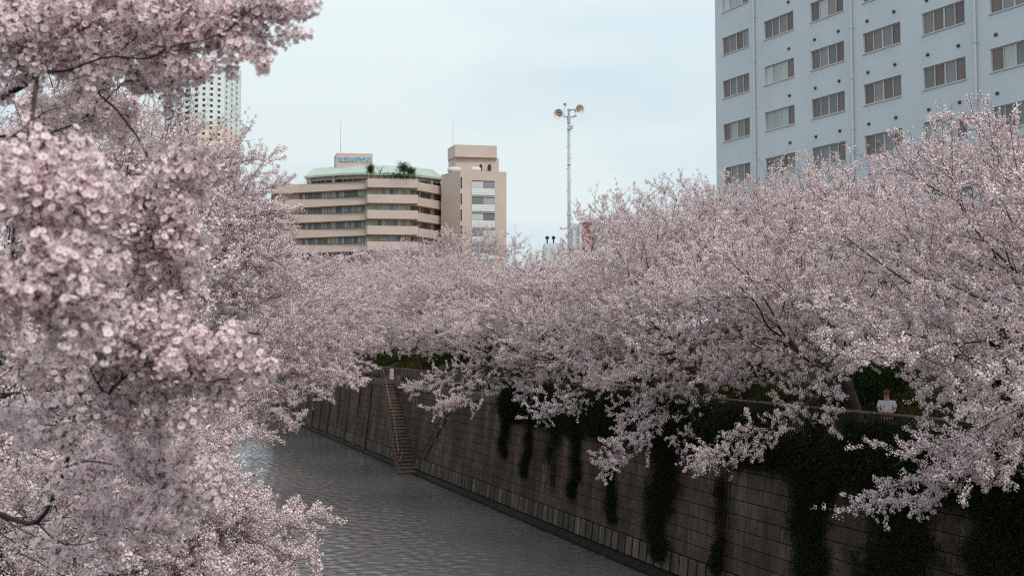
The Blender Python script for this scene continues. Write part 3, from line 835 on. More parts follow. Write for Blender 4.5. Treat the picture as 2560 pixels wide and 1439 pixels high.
# ------------------------------------------------------------------ distant residential tower
TZ = 557.0
def TG(px, Z=TZ): return ((px - 1280) / F * Z, Z)
tw = thing('residential_tower', 'tall white apartment tower with a grid of balconies far behind the left blossom', 'building', (*TG(505, 570), 6))
tp = [(405, 575), (432, 562), (451, 556), (474, 552), (493, 550), (511, 550), (530, 551.5), (549, 554), (563, 560), (575.5, 567), (588, 575)]
tpts = [Vector(TG(*p)) for p in tp]
tb = [Vector(TG(580, 610)), Vector(TG(420, 610))]
ztop = zat(150, 553)
b = MB(); b.prism([(p.x * 1.0, p.y + 1.6) for p in tpts] + [(p.x, p.y) for p in tb], 6, ztop - 3); b.build('core', M['darkglass'], tw)
FLH = 3.03
nfl = 34
for k in range(nfl):
    z = ztop - 9.5 - FLH * k
    b = MB(); b.prism([(p.x, p.y) for p in tpts] + [(p.x, p.y + 2) for p in reversed(tpts)], z, z + 1.5)
    b.build('balcony', M['towerw' if k < 9 else 'towerp'] if k % 1 == 0 else None, tw)
for i, p in enumerate(tpts):
    for (za, zb_, mm) in ((ztop - 9.5 - FLH * 9 + 1.0, ztop, 'towerw'), (6, ztop - 9.5 - FLH * 9 + 1.0, 'towerp')):
        b = MB(); b.box(p.x - 1.05, p.y - .5, za, p.x + 1.05, p.y + 2.2, zb_); b.build('pillar', M[mm], tw)
b = MB(); b.prism([(p.x, p.y - .3) for p in tpts] + [(p.x, p.y + 5) for p in reversed(tpts)], ztop - .9, ztop); b.build('roof_frame', M['towerw'], tw)
for i in range(len(tpts) - 1):
    p, q = tpts[i], tpts[i + 1]
    for k in range(22):
        z = ztop - 9.5 - FLH * k + 1.3
        c = p.lerp(q, .62); d = (q - p).normalized() * (q - p).length * .17
        b = MB(); b.hexa([(c.x - d.x, c.y - d.y + 1.2, z), (c.x + d.x, c.y + d.y + 1.2, z), (c.x + d.x, c.y + d.y + 1.7, z), (c.x - d.x, c.y - d.y + 1.7, z)],
                         [(c.x - d.x, c.y - d.y + 1.2, z + 1.6), (c.x + d.x, c.y + d.y + 1.2, z + 1.6), (c.x + d.x, c.y + d.y + 1.7, z + 1.6), (c.x - d.x, c.y - d.y + 1.7, z + 1.6)])
        b.build('window', M['curtain_white' if (i * 5 + k * 3) % 4 == 0 else 'curtain_grey'], tw)

# low buildings showing over the trees
lb = thing('brick_faced_building', 'low white roofed building with a brick face peeping over the trees beside the speaker pole', 'building', (*G(1475, 150), 10))
x0, y0 = G(1455, 150); x1, _ = G(1488, 150)
b = MB(); b.box(x0, y0, 10, x1, y0 + 9, zat(557, 150)); b.build('wall', M['brick'], lb)
b = MB(); b.box(x0 - .25, y0 - .15, zat(557, 150), x1 + .25, y0 + 9.2, zat(553.5, 150)); b.box(x0 - .3, y0 - .1, 10, x0 - .004, y0 + 9, zat(557, 150)); b.box(x1 + .004, y0 - .1, 10, x1 + .5, y0 + 9, zat(557, 150)); b.build('roof_edge', M['louvre'], lb)
b = MB(); b.box(x0 - 1.2, y0 + .8, 10, x0 - .3, y0 + 8, zat(560, 150)); b.build('side_wall', M['apartment'], lb)
g2 = thing('grey_roof_building', 'grey flat roofed building with two dark roof cowls just over the trees', 'building', (*G(1385, 190), 10))
x0, y0 = G(1361, 190); x1, _ = G(1415, 190)
b = MB(); b.box(x0, y0, 10, x1, y0 + 12, zat(608, 190)); b.build('wall', M['apartment'], g2)
for p in (1369, 1385):
    x, y = G(p, 189); b = MB(); b.lathe([(.14, 0), (.14, .8), (.34, .85), (.34, 1.25), (0, 1.4)], (x, y + 1.4, zat(608, 190)), (0, 0, 1), 10); b.build('roof_cowl', M['dark'], g2)

# ------------------------------------------------------------------ loudspeaker pole
x, y = at(1423, 640, 80).x, 80
sp = thing('loudspeaker_pole', 'tall grey public address pole with horn loudspeakers standing out of the trees', 'pole', (x, y, 7.0), local=True)
ztp = zat(298, 80) - 7.0
b = MB(); b.tube([(0, 0, 0), (0, 0, ztp * .5), (0, 0, ztp)], [.155, .13, .105], 16); b.build('pole', M['grey_steel'], sp, smooth=True)
b = MB(); b.lathe([(.13, 0), (.13, .35), (.09, .4), (.09, .75), (.11, .75), (.11, .9), (0, .92)], (0, 0, ztp - .1), (0, 0, 1), 12); b.build('pole_cap', M['grey_steel'], sp)
for k in range(18):
    z = ztp - 2.2 - k * .85; sx = 1 if k % 2 else -1
    b = MB(); b.tube([(sx * .1, -.03, z), (sx * .2, -.06, z), (sx * .2, -.06, z + .06)], .014, 5); b.build('climbing_step', M['rail'], sp)
b = MB(); b.tube([(-.62, 0, ztp + .42), (-.3, 0, ztp + .2), (.3, 0, ztp + .2), (.62, 0, ztp + .28)], .035, 8)
b.tube([(-.6, 0, ztp + .3), (-.15, 0, ztp + .05)], .02, 6); b.tube([(.6, 0, ztp + .25), (.15, 0, ztp + .05)], .02, 6)
b.tube([(-.36, .05, ztp + .2), (-.36, .05, ztp + .7), (-.28, .05, ztp + .97)], .022, 6)
b.tube([(.5, 0, ztp + .25), (.45, 0, ztp + .8)], .022, 6)
b.build('bracket', M['grey_steel'], sp)
def horn(name, org, ax, Rm, L):
    h = thing(name, None, None, (0, 0, 0)); h['_local'] = 1
    del_ = [k for k in ('label', 'category') if k in h.keys()]
    ax = Vector(ax).normalized()
    prof = [(0, -.12 - L * .25), (.075, -.12 - L * .25), (.09, -.05 - L * .1), (.085, 0), (.055, .02)]
    for t in np.linspace(0, 1, 9): prof.append((.06 + (Rm - .06) * t ** 1.5, .05 + L * t))
    prof.append((Rm + .015, .05 + L)); 
    b = MB(); b.lathe(prof, org, ax, 28); bo = b.build(name, M['horn'], sp, smooth=True)
    bpy.data.objects.remove(h)
    b = MB(); b.lathe([(Rm + .012, .051 + L)] + [(.045 + (Rm - .06) * t ** 1.5, .05 + L * t) for t in np.linspace(1, 0, 9)] + [(0, .06)], org, ax, 28)
    b.lathe([(0, L * .75), (.07, L * .72), (.085, L * .5), (.06, L * .3)], org, ax, 16)
    b.build('horn_mouth', M['horn_in'], bo, off=(0, 0, 0), smooth=True)
horn('horn_speaker', (-.62, .35, ztp + .45), (-.35, -1, -.15), .37, .55)
horn('horn_speaker', (.62, .25, ztp + .72), (.42, -1, -.05), .37, .55)
horn('small_horn', (-.30, 0, ztp + 1.06), (-.05, -1, .0), .15, .2)
horn('small_horn', (.40, .35, ztp + .84), (-.9, .5, .1), .15, .3)
b = MB(); b.box(.13, -.1, ztp - .75, .30, .08, ztp - .5); b.tube([(.2, 0, ztp - .75), (.26, 0, ztp - 1.0), (.1, 0, ztp - 1.05)], .012, 5); b.build('junction_box', M['grey_steel'], sp)
for z in (ztp - .3, ztp - .85, ztp - 3.6, ztp - 7.5):
    b = MB(); b.tube([(0, 0, z), (0, 0, z + .07)], .15, 14); b.build('band', M['grey_steel'], sp)

# ------------------------------------------------------------------ blossom sprays (instanced inside each crown)
def flower(mb, c, n, r, det, rr):
    n = Vector(n).normalized(); c = Vector(c)
    a = Vector((0, 0, 1)) if abs(n.z) < .9 else Vector((1, 0, 0))
    u = n.cross(a).normalized(); v = n.cross(u)
    t0 = rr.uniform(0, 6.28); cup = rr.uniform(.15, .55)
    if det == 0:
        pts = [c] + [c + (u * math.cos(t0 + k * 1.2566) + v * math.sin(t0 + k * 1.2566)) * r + n * r * cup * rr.uniform(.4, 1.3) for k in range(5)]
        mb.add(pts, [(0, 1, 2), (0, 2, 3), (0, 3, 4), (0, 4, 5), (0, 5, 1)], 0)
        return
    for k in range(5):
        t = t0 + k * 1.2566 + rr.uniform(-.08, .08); w = .56
        d = u * math.cos(t) + v * math.sin(t); sd = -u * math.sin(t) + v * math.cos(t)
        cp = cup * rr.uniform(.6, 1.2)
        if det == 1:
            mb.add([c, c + d * r * .62 - sd * r * w + n * r * cp * .5, c + d * r + n * r * cp, c + d * r * .62 + sd * r * w + n * r * cp * .5], [(0, 1, 2), (0, 2, 3)], 0)
        else:
            P = [c + d * r * .12, c + d * r * .5 - sd * r * .45 + n * r * cp * .45, c + d * r * .92 - sd * r * .30 + n * r * cp * .85, c + d * r * .82 + n * r * cp * .7,
                 c + d * r * .92 + sd * r * .30 + n * r * cp * .85, c + d * r * .5 + sd * r * .45 + n * r * cp * .45, c + d * r * .5 + n * r * cp * .25]
            P = [p for p in P]
            mb.add(P, [(0, 1, 6), (1, 2, 6), (2, 3, 6), (3, 4, 6), (4, 5, 6), (5, 0, 6)], 0)
    if det >= 2:
        k5 = [c + n * r * .09 + (u * math.cos(t0 + .6 + k * 1.2566) + v * math.sin(t0 + .6 + k * 1.2566)) * r * .12 for k in range(5)]
        mb.add([c + n * r * .05] + k5, [(0, 1, 2), (0, 2, 3), (0, 3, 4), (0, 4, 5), (0, 5, 1)], 1)
        for k in range(6):
            t = rr.uniform(0, 6.28); d = u * math.cos(t) + v * math.sin(t); e = c + n * r * .5 + d * r * .28; sd = d.cross(n) * r * .035
            mb.add([c + sd, c - sd, e], [(0, 1, 2)], 4)
            mb.add([e + sd * 2.2, e - sd * 2.2, e + n * r * .11], [(0, 1, 2)], 4)

def pompom(mb, c, Rp, nf, det, rr, fr=.02, droop=0.0):
    c = Vector(c)
    for i in range(nf):
        z = 1 - 2 * (i + .5) / nf; t = i * 2.39996 + rr.uniform(-.5, .5)
        q = math.sqrt(max(0, 1 - z * z)); d = Vector((q * math.cos(t), q * math.sin(t), z + rr.uniform(-.2, .2) - droop)).normalized()
        p = c + d * Rp * rr.uniform(.75, 1.1)
        flower(mb, p, d + Vector((rr.uniform(-.4, .4), rr.uniform(-.4, .4), rr.uniform(-.4, .4))), fr * rr.uniform(.85, 1.15), det, rr)
        if i % 2 == 0 or det >= 2:
            s_ = Vector((rr.uniform(-1, 1), rr.uniform(-1, 1), rr.uniform(-1, 1))).cross(d).normalized() * (.0016 if det >= 2 else .003)
            mb.add([c + s_, c - s_, p], [(0, 1, 2)], 2)
            if det >= 2:
                e = p - d * fr * .5; s2 = s_ * 2.6; s3 = s_.cross(d).normalized() * s_.length * 2.6
                mb.add([e + s2, e + s3, e - s2, e - s3, p], [(0, 1, 4), (1, 2, 4), (2, 3, 4), (3, 0, 4)], 2)

def leafbit(mb, c, L, rr, mi=3):
    c = Vector(c); d = Vector((rr.uniform(-1, 1), rr.uniform(-1, 1), rr.uniform(-.2, 1))).normalized()
    s_ = d.cross(Vector((rr.uniform(-1, 1), rr.uniform(-1, 1), rr.uniform(-1, 1)))).normalized() * L * .22
    mb.add([c, c + d * L * .5 + s_, c + d * L, c + d * L * .5 - s_], [(0, 1, 2), (0, 2, 3)], mi)

def spray(name, seed, L, npom, Rp, nf, det, fr, tw=.004, spread=.10, side=4, start=.1, leaves=2, buds=0, droop=0.0):
    rr = random.Random(seed); mb = MB()
    pts = [Vector((0, 0, 0))]; d = Vector((0, 0, 1))
    ns = 5
    for i in range(ns):
        d = (d + Vector((rr.uniform(-.22, .22), rr.uniform(-.22, .22), 0))).normalized(); pts.append(pts[-1] + d * L / ns)
    mb.tube(pts, [tw * (1 - .75 * i / ns) for i in range(ns + 1)], 3 if det < 2 else 5, 5, caps=False)
    tips = []
    for i in range(side):
        t = rr.uniform(.1, .85) * ns; b_ = pts[int(t)].lerp(pts[min(ns, int(t) + 1)], t % 1)
        dd = Vector((rr.uniform(-1, 1), rr.uniform(-1, 1), rr.uniform(.2, .9))).normalized(); l2 = spread * rr.uniform(.6, 1.5)
        m1 = b_ + dd * l2 * .5 + Vector((rr.uniform(-.1, .1), rr.uniform(-.1, .1), .1)) * l2
        e = b_ + dd * l2; mb.tube([b_, m1, e], [tw * .5, tw * .4, tw * .2], 3, 5, caps=False); tips.append((b_, e))
    for i in range(npom):
        if i % 2 and tips:
            b_, e = rr.choice(tips); p = b_.lerp(e, rr.uniform(.3, 1.0))
        else:
            t = (start + (1 - start) * (i + .5) / npom) * ns; p = pts[min(ns - 1, int(t))].lerp(pts[min(ns, int(t) + 1)], t % 1)
        p = p + Vector((rr.uniform(-1, 1), rr.uniform(-1, 1), rr.uniform(-1, 1))) * Rp * .5
        pompom(mb, p, Rp * rr.uniform(.7, 1.2), max(2, int(nf * rr.uniform(.7, 1.3))), det, rr, fr, droop)
        for k in range(leaves):
            if rr.random() < .5: leafbit(mb, p + Vector((rr.uniform(-1, 1), rr.uniform(-1, 1), rr.uniform(-1, 1))) * Rp * .6, (.030 if det < 2 else .028) * rr.uniform(.6, 1.3), rr)
    for k in range(buds):
        t = rr.uniform(.2, 1) * ns * .999; p = pts[int(t)].lerp(pts[int(t) + 1], t % 1)
        leafbit(mb, p, .03, rr, 2); leafbit(mb, p, .035, rr, 0)
    pm = M['petal_near'] if det >= 2 else M['petal']
    me = mb.mesh(name, [pm, M['heart'], M['calyx'], M['bud_leaf'], M['stamen'], M['twig']])
    return bpy.data.objects.new(name, me)

def make_coll(name, objs):
    c = bpy.data.collections.new(name)
    for o in objs: c.objects.link(o)
    return c
# indices: names sort in the order given (collection info keeps alphabetical order)
FAR = make_coll('far_sprays', [spray('spray_a%d' % i, 10 + i, .55, 11, .055, 7, 0, .023, tw=.005, spread=.16, side=5, leaves=2) for i in range(3)] +
                [spray('spray_b0', 20, .9, 7, .045, 4, 0, .022, tw=.006, spread=.22, side=6, start=.1, leaves=3, buds=8),
                 spray('spray_b1', 21, .8, 4, .04, 3, 0, .022, tw=.006, spread=.25, side=7, start=.2, leaves=4, buds=12)])
MIDC = make_coll('mid_sprays', [spray('spray_a%d' % i, 30 + i, .45, 9, .052, 7, 1, .021, tw=.004, spread=.13, side=5, leaves=2) for i in range(3)] +
                [spray('spray_b0', 40, .8, 8, .045, 4, 1, .021, tw=.005, spread=.2, side=6, leaves=3, buds=8),
                 spray('spray_b1', 41, .7, 4, .04, 3, 1, .021, tw=.005, spread=.2, side=6, leaves=4, buds=12)])
NEARC = make_coll('near_sprays', [spray('spray_a%d' % i, 50 + i, .26, 6, .047, 10, 2, .0195, tw=.0035, spread=.07, side=3, leaves=2) for i in range(4)] +
                [spray('spray_b0', 60, .40, 4, .04, 5, 2, .019, tw=.004, spread=.12, side=5, leaves=3, buds=6)])

def leaf_spray(name, seed, n, L, rad, m):
    rr = random.Random(seed); mb = MB()
    for i in range(n):
        p = Vector((rr.gauss(0, rad), rr.gauss(0, rad), rr.gauss(0, rad))); leafbit(mb, p, L * rr.uniform(.6, 1.3), rr, 0)
    me = mb.mesh(name, [m]); return bpy.data.objects.new(name, me)
SHRUBC = make_coll('shrub_sprays', [leaf_spray('clump_a%d' % i, 70 + i, 60, .10, .16, M['leaf_dark']) for i in range(3)])
OLIVEC = make_coll('olive_sprays', [leaf_spray('clump_b%d' % i, 80 + i, 60, .10, .16, M['leaf_olive']) for i in range(3)])
IVYC = make_coll('ivy_sprays', [leaf_spray('clump_c%d' % i, 90 + i, 40, .085, .13, M['ivy']) for i in range(3)])
GRASSC = make_coll('grass_sprays', [leaf_spray('clump_d%d' % i, 95 + i, 40, .16, .14, M['leaf_olive']) for i in range(2)])

def scatter_group(name, coll):
    ng = bpy.data.node_groups.new(name, 'GeometryNodeTree')
    ng.interface.new_socket('Geometry', in_out='INPUT', socket_type='NodeSocketGeometry')
    ng.interface.new_socket('Geometry', in_out='OUTPUT', socket_type='NodeSocketGeometry')
    gi, go = ng.nodes.new('NodeGroupInput'), ng.nodes.new('NodeGroupOutput')
    ip = ng.nodes.new('GeometryNodeInstanceOnPoints'); ci = ng.nodes.new('GeometryNodeCollectionInfo')
    ci.inputs['Collection'].default_value = coll; ci.inputs['Separate Children'].default_value = True; ci.inputs['Reset Children'].default_value = True
    def na(n_, t):
        a = ng.nodes.new('GeometryNodeInputNamedAttribute'); a.data_type = t; a.inputs['Name'].default_value = n_
        return [s_ for s_ in a.outputs if s_.enabled and s_.name == 'Attribute'][0]
    ng.links.new(gi.outputs[0], ip.inputs['Points']); ng.links.new(ci.outputs[0], ip.inputs['Instance'])
    ip.inputs['Pick Instance'].default_value = True
    ng.links.new(na('idx', 'INT'), ip.inputs['Instance Index'])
    ng.links.new(na('rot', 'QUATERNION'), ip.inputs['Rotation'])
    ng.links.new(na('scl', 'FLOAT'), ip.inputs['Scale'])
    ng.links.new(ip.outputs[0], go.inputs[0])
    return ng
NG = {id(c): scatter_group(c.name, c) for c in (FAR, MIDC, NEARC, SHRUBC, OLIVEC, IVYC, GRASSC)}

def quat_from_dirs(D):
    """quaternions (w,x,y,z) turning +Z to each direction, with a random roll"""
    D = D / (np.linalg.norm(D, axis=1, keepdims=True) + 1e-9)
    w_ = 1 + D[:, 2]; bad = w_ < 1e-3
    q = np.stack([w_, -D[:, 1], D[:, 0], np.zeros(len(D))], 1); q[bad] = (0, 1, 0, 0)
    q /= np.linalg.norm(q, axis=1, keepdims=True)
    a = rng.uniform(0, math.pi, len(D)); c, s = np.cos(a), np.sin(a)          # roll about local z
    return np.stack([q[:, 0] * c - q[:, 3] * s, q[:, 1] * c + q[:, 2] * s, q[:, 2] * c - q[:, 1] * s, q[:, 3] * c + q[:, 0] * s], 1)

def scatter(name, P, D, scl, idx, coll, parent, kind='stuff'):
    me = bpy.data.meshes.new(name); n = len(P)
    me.vertices.add(n)
    off = np.array(parent.location) if parent else np.zeros(3)
    me.vertices.foreach_set('co', (P - off).astype(np.float32).ravel())
    a = me.attributes.new('rot', 'QUATERNION', 'POINT'); a.data.foreach_set('value', quat_from_dirs(D).astype(np.float32).ravel())
    a = me.attributes.new('scl', 'FLOAT', 'POINT'); a.data.foreach_set('value', scl.astype(np.float32))
    a = me.attributes.new('idx', 'INT', 'POINT'); a.data.foreach_set('value', idx.astype(np.int32))
    me.update()
    o = bpy.data.objects.new(name, me); COL.objects.link(o)
    if parent: o.parent = parent
    md = o.modifiers.new('scatter', 'NODES'); md.node_group = NG[id(coll)]
    o['kind'] = kind
    return o

# ------------------------------------------------------------------ tree growth
def grow(base, fork, att, bf=.35, seg=.5, jit=.05, maxn=60000):
    """connects every attractor to the cheapest point of the tree so far; returns nodes and parents"""
    P = np.zeros((maxn, 3)); par = np.full(maxn, -1); Ln = np.zeros(maxn); Dr = np.zeros((maxn, 3))
    base, fork = np.array(base, float), np.array(fork, float)
    k0 = max(3, int(np.linalg.norm(fork - base) / .5))
    for i in range(k0 + 1):
        t = i / k0; P[i] = base + (fork - base) * t + np.array([math.sin(t * 3.1) * .12, math.cos(t * 2.3) * .08 - .08, 0]); par[i] = i - 1
        Ln[i] = 0.02 * t; Dr[i] = (fork - base) / np.linalg.norm(fork - base)
    n = k0 + 1
    lo = k0                                   # branches leave from the fork upward
    order = np.argsort(np.linalg.norm(att - fork, axis=1))
    for ai in order:
        a = att[ai]
        V = a - P[lo:n]; dist = np.sqrt((V * V).sum(1)) + 1e-6
        cosv = (V * Dr[lo:n]).sum(1) / dist
        cost = dist * (1 + .35 * (1 - cosv)) + bf * Ln[lo:n]
        j = lo + int(np.argmin(cost)); d = dist[j - lo]
        if d < min(.08, seg * .2): continue
        m = max(1, int(math.ceil(d / seg)))
        p0 = P[j]; c = p0 + Dr[j] * d * .38
        prev = j
        jx = rng.normal(0, jit * d, (m, 3)) if m > 1 else None
        for i in range(1, m + 1):
            t = i / m
            q = (1 - t) ** 2 * p0 + 2 * t * (1 - t) * c + t * t * a
            if m > 1 and i < m: q = q + jx[i] * .5
            P[n] = q; par[n] = prev; v = q - P[prev]; l = np.linalg.norm(v) + 1e-6
            Ln[n] = Ln[prev] + l; Dr[n] = v / l; prev = n; n += 1
        if n > maxn - 200: break
    return P[:n].copy(), par[:n].copy(), Dr[:n].copy()

def radii(par, r0, p=2.12):
    n = len(par); acc = np.zeros(n); ch = np.zeros(n, int); 
    for i in range(n - 1, -1, -1):
        if acc[i] == 0: acc[i] = r0 ** p
        if par[i] >= 0: acc[par[i]] += acc[i]; ch[par[i]] += 1
    return acc ** (1 / p), ch

def tube_mesh(name, P, par, Dr, Rr, mask, m):
    """all limbs of a tree as one branching mesh; ring count follows thickness"""
    n = len(P)
    main = np.full(n, -1); best = np.zeros(n)
    for i in range(1, n):
        p = par[i]
        if p >= 0 and Rr[i] > best[p]: best[p] = Rr[i]; main[p] = i
    Dn = Dr.copy()
    has = main >= 0
    hi_ = np.where(has)[0]; cs_ = (Dr[hi_] * Dr[main[hi_]]).sum(1); hi_ = hi_[cs_ > .5]
    Dn[hi_] = Dr[hi_] + Dr[main[hi_]]; Dn /= (np.linalg.norm(Dn, axis=1, keepdims=True) + 1e-9)
    VV, FF, off = [], [], 0
    e = np.arange(1, n); e = e[par[e] >= 0]
    # reference direction carried from parent to child so rings never twist
    U = [None] * n
    U[0] = Vector((1, 0, 0))
    for i in range(1, n):
        d_ = Vector(Dn[i]); u_ = U[par[i]] - d_ * U[par[i]].dot(d_)
        if u_.length < 1e-3: u_ = d_.orthogonal()
        U[i] = u_.normalized()
    U = np.array([tuple(u_) for u_ in U])
    def ring(C, D, r, k, W):
        u = W - D * (W * D).sum(1, keepdims=True); u /= (np.linalg.norm(u, axis=1, keepdims=True) + 1e-9); v = np.cross(D, u)
        t = np.arange(k) * 2 * math.pi / k
        return C[:, None, :] + r[:, None, None] * (np.cos(t)[None, :, None] * u[:, None, :] + np.sin(t)[None, :, None] * v[:, None, :])
    for k, lo, hi in ((3, 0.0, .014), (5, .014, .05), (8, .05, .14), (14, .14, 9)):
        s = e[(Rr[e] >= lo) & (Rr[e] < hi) & mask[e]]
        if not len(s): continue
        pr = par[s]; ismain = (main[pr] == s) & ((Dr[pr] * Dr[s]).sum(1) > .5)
        r0_ = np.where(ismain, np.minimum(Rr[pr], Rr[s] * 1.6), Rr[s] * 1.15)
        D0 = np.where(ismain[:, None], Dn[pr], Dr[s])
        A = ring(P[pr], D0, r0_, k, np.where(ismain[:, None], U[pr], U[s])); B = ring(P[s], Dn[s], Rr[s], k, U[s])
        V = np.concatenate([A, B], 1).reshape(-1, 3); VV.append(V)
        q = np.arange(k); q2 = (q + 1) % k
        f = np.stack([q, q2, q2 + k, q + k], 1)[None] + (np.arange(len(s)) * 2 * k)[:, None, None] + off
        FF.append(f.reshape(-1, 4)); off += len(V)
    V = np.concatenate(VV); Fc = np.concatenate(FF)
    me = bpy.data.meshes.new(name)
    me.vertices.add(len(V)); me.vertices.foreach_set('co', V.astype(np.float32).ravel())
    me.loops.add(len(Fc) * 4); me.loops.foreach_set('vertex_index', Fc.astype(np.int32).ravel())
    me.polygons.add(len(Fc)); me.polygons.foreach_set('loop_start', np.arange(len(Fc), dtype=np.int32) * 4)
    me.polygons.foreach_set('use_smooth', np.ones(len(Fc), bool))
    me.materials.append(m); me.update(calc_edges=True)
    return me

TRI = [0]
def cherry(label, base, fork, att, coll, group, r0=.005, dens=1.0, thin=.017, scl=(.75, 1.25), bf=.35, seg=.5, top=None, tr_min=None, sparse=.08, name='cherry_tree', upw=.25, droopz=None, only=None, pw=2.12):
    att = np.array(att)
    P, par, Dr = grow(base, fork, att, bf, seg)
    Rr, ch = radii(par, r0, pw)
    if tr_min and Rr[0] < tr_min:
        kf = min(6 if coll is NEARC else 1.7, tr_min / Rr[0]); w_ = np.clip((Rr - .85 * Rr[0]) / (.15 * Rr[0]), 0, 1) if coll is NEARC else np.clip((Rr - .6 * Rr[0]) / (.4 * Rr[0]), 0, 1); Rr = Rr * (1 + (kf - 1) * w_)
    Rr[0] *= 1.25; Rr[1] *= 1.08
    t = thing(name, label, 'tree', tuple(base), group=group)
    P0 = P - np.array(base)
    mainc = np.full(len(P), -1); bb_ = np.zeros(len(P))
    for i in range(1, len(P)):
        if Rr[i] > bb_[par[i]]: bb_[par[i]] = Rr[i]; mainc[par[i]] = i
    ok = np.where((mainc >= 0) & (par >= 0))[0]; ok = ok[ok > 3]
    for _ in range(4):
        P0[ok] = .5 * P0[ok] + .25 * (P0[par[ok]] + P0[mainc[ok]])
    P = P0 + np.array(base)
    Dr[1:] = P[1:] - P[par[1:]]; Dr /= (np.linalg.norm(Dr, axis=1, keepdims=True) + 1e-9)
    # trunk and limbs / thin branches as two parts
    big = Rr > min(.045, Rr[0] * .6)
    def sub(mask, nm, m):
        if mask[1:].sum() < 1: return
        me = tube_mesh(nm, P0, par, Dr, Rr, mask, m); link(nm, me, t); TRI[0] += len(me.polygons) * 2
    sub(big, 'trunk', M['bark']); sub(~big, 'branches', M['bark'])
    sel = np.where((Rr < thin))[0]
    sel = np.repeat(sel, int(math.ceil(dens)))
    if dens % 1: sel = sel[rng.random(len(sel)) < dens / math.ceil(dens)]
    sel = sel[par[sel] >= 0]
    if only:
        from mathutils.kdtree import KDTree
        kd = KDTree(len(att))
        for i_, a_ in enumerate(att): kd.insert(a_, i_)
        kd.balance(); sel = np.array([i_ for i_ in sel if kd.find(P[i_])[2] < only])
    tt = rng.random((len(sel), 1))
    Q = P[sel] * tt + P[par[sel]] * (1 - tt)
    D = Dr[sel] + rng.normal(0, .55, (len(sel), 3)) + np.array([0, 0, upw])
    S = rng.uniform(scl[0], scl[1], len(sel))
    idx = rng.integers(0, 3, len(sel))
    ztop = np.percentile(Q[:, 2], 88) if top is None else top
    pb = np.where(Q[:, 2] > ztop, .45, sparse)
    isb = rng.random(len(sel)) < pb
    idx = np.where(isb, rng.integers(3, 5, len(sel)), idx)
    if coll is NEARC: idx = np.where(isb, 4, rng.integers(0, 4, len(sel)))
    D[isb & (Q[:, 2] > ztop)] += np.array([0, 0, 1.0])
    scatter('crown', Q, D, S, idx, coll, t)
    print(label[:40], 'nodes', len(P), 'sprays', len(sel), 'r', round(Rr[0], 2))
    return t

def fbm(p, s, sz=2.8): return noise.noise(Vector((p[0] * s, p[1] * s, p[2] * s * sz)))
def dome(c, rx, ry, rz, n, seed, low=-.2, more=1.2, hollow=.35, th=.03, ns=.33, yaw=0.0):
    """attractors in an uneven dome: pads of growth with gaps between"""
    out = []; r = random.Random(seed); tries = 0
    cy, sy_ = math.cos(yaw), math.sin(yaw)
    n = int(n * more)
    while len(out) < n and tries < n * 40:
        tries += 1
        v = Vector((r.uniform(-1, 1), r.uniform(-1, 1), r.uniform(low, 1))); l = v.length
        lump = 1 + .22 * noise.noise(Vector((v.x * 1.7 + seed, v.y * 1.7, v.z * 1.7)))
        if l > lump or l < hollow: continue
        if v.z < -.25 and r.random() > .5: continue
        x, y = v.x * rx, v.y * ry
        p = (c[0] + x * cy - y * sy_, c[1] + x * sy_ + y * cy, c[2] + v.z * rz)
        if fbm((p[0], p[1], p[2] + seed * 3), ns) < th: continue
        out.append(p)
    return out
def blobs(lst, seed, ns=.35, th=-.2):
    """attractors in ellipsoids given as (px, py, depth, rx, ry, rz, count)"""
    out = []; r = random.Random(seed)
    for (px, py, Z, rx, ry, rz, n) in lst:
        c = at(px, py, Z); k = 0; tr = 0
        while k < n and tr < n * 30:
            tr += 1
            v = Vector((r.gauss(0, .5), r.gauss(0, .5), r.gauss(0, .5)))
            if v.length > 1.15: continue
            p = (c.x + v.x * rx, c.y + v.y * ry, c.z + v.z * rz)
            if fbm(p, ns) < th: continue
            out.append(p); k += 1
    return out
def streak(px0, py0, Z0_, px1, py1, Z1_, w0, w1, n, seed, sag=0.0):
    """attractors along a reaching branch between two places"""
    r = random.Random(seed); a, b = at(px0, py0, Z0_), at(px1, py1, Z1_); out = []
    for i in range(n):
        t = (i + r.random()) / n; p = a.lerp(b, t); w = w0 + (w1 - w0) * t
        out.append((p.x + r.gauss(0, w * .5), p.y + r.gauss(0, w * .7), p.z + r.gauss(0, w * .4) - sag * 4 * t * (1 - t) * -1))
    return out

GR = 'cherry trees in full blossom along the right bank'
GL = 'cherry trees in full blossom along the left bank'
def rb(Y, off, z=PATH_Z - .05):
    p = wp(sY(Y), off); return (p.x, Y, z)

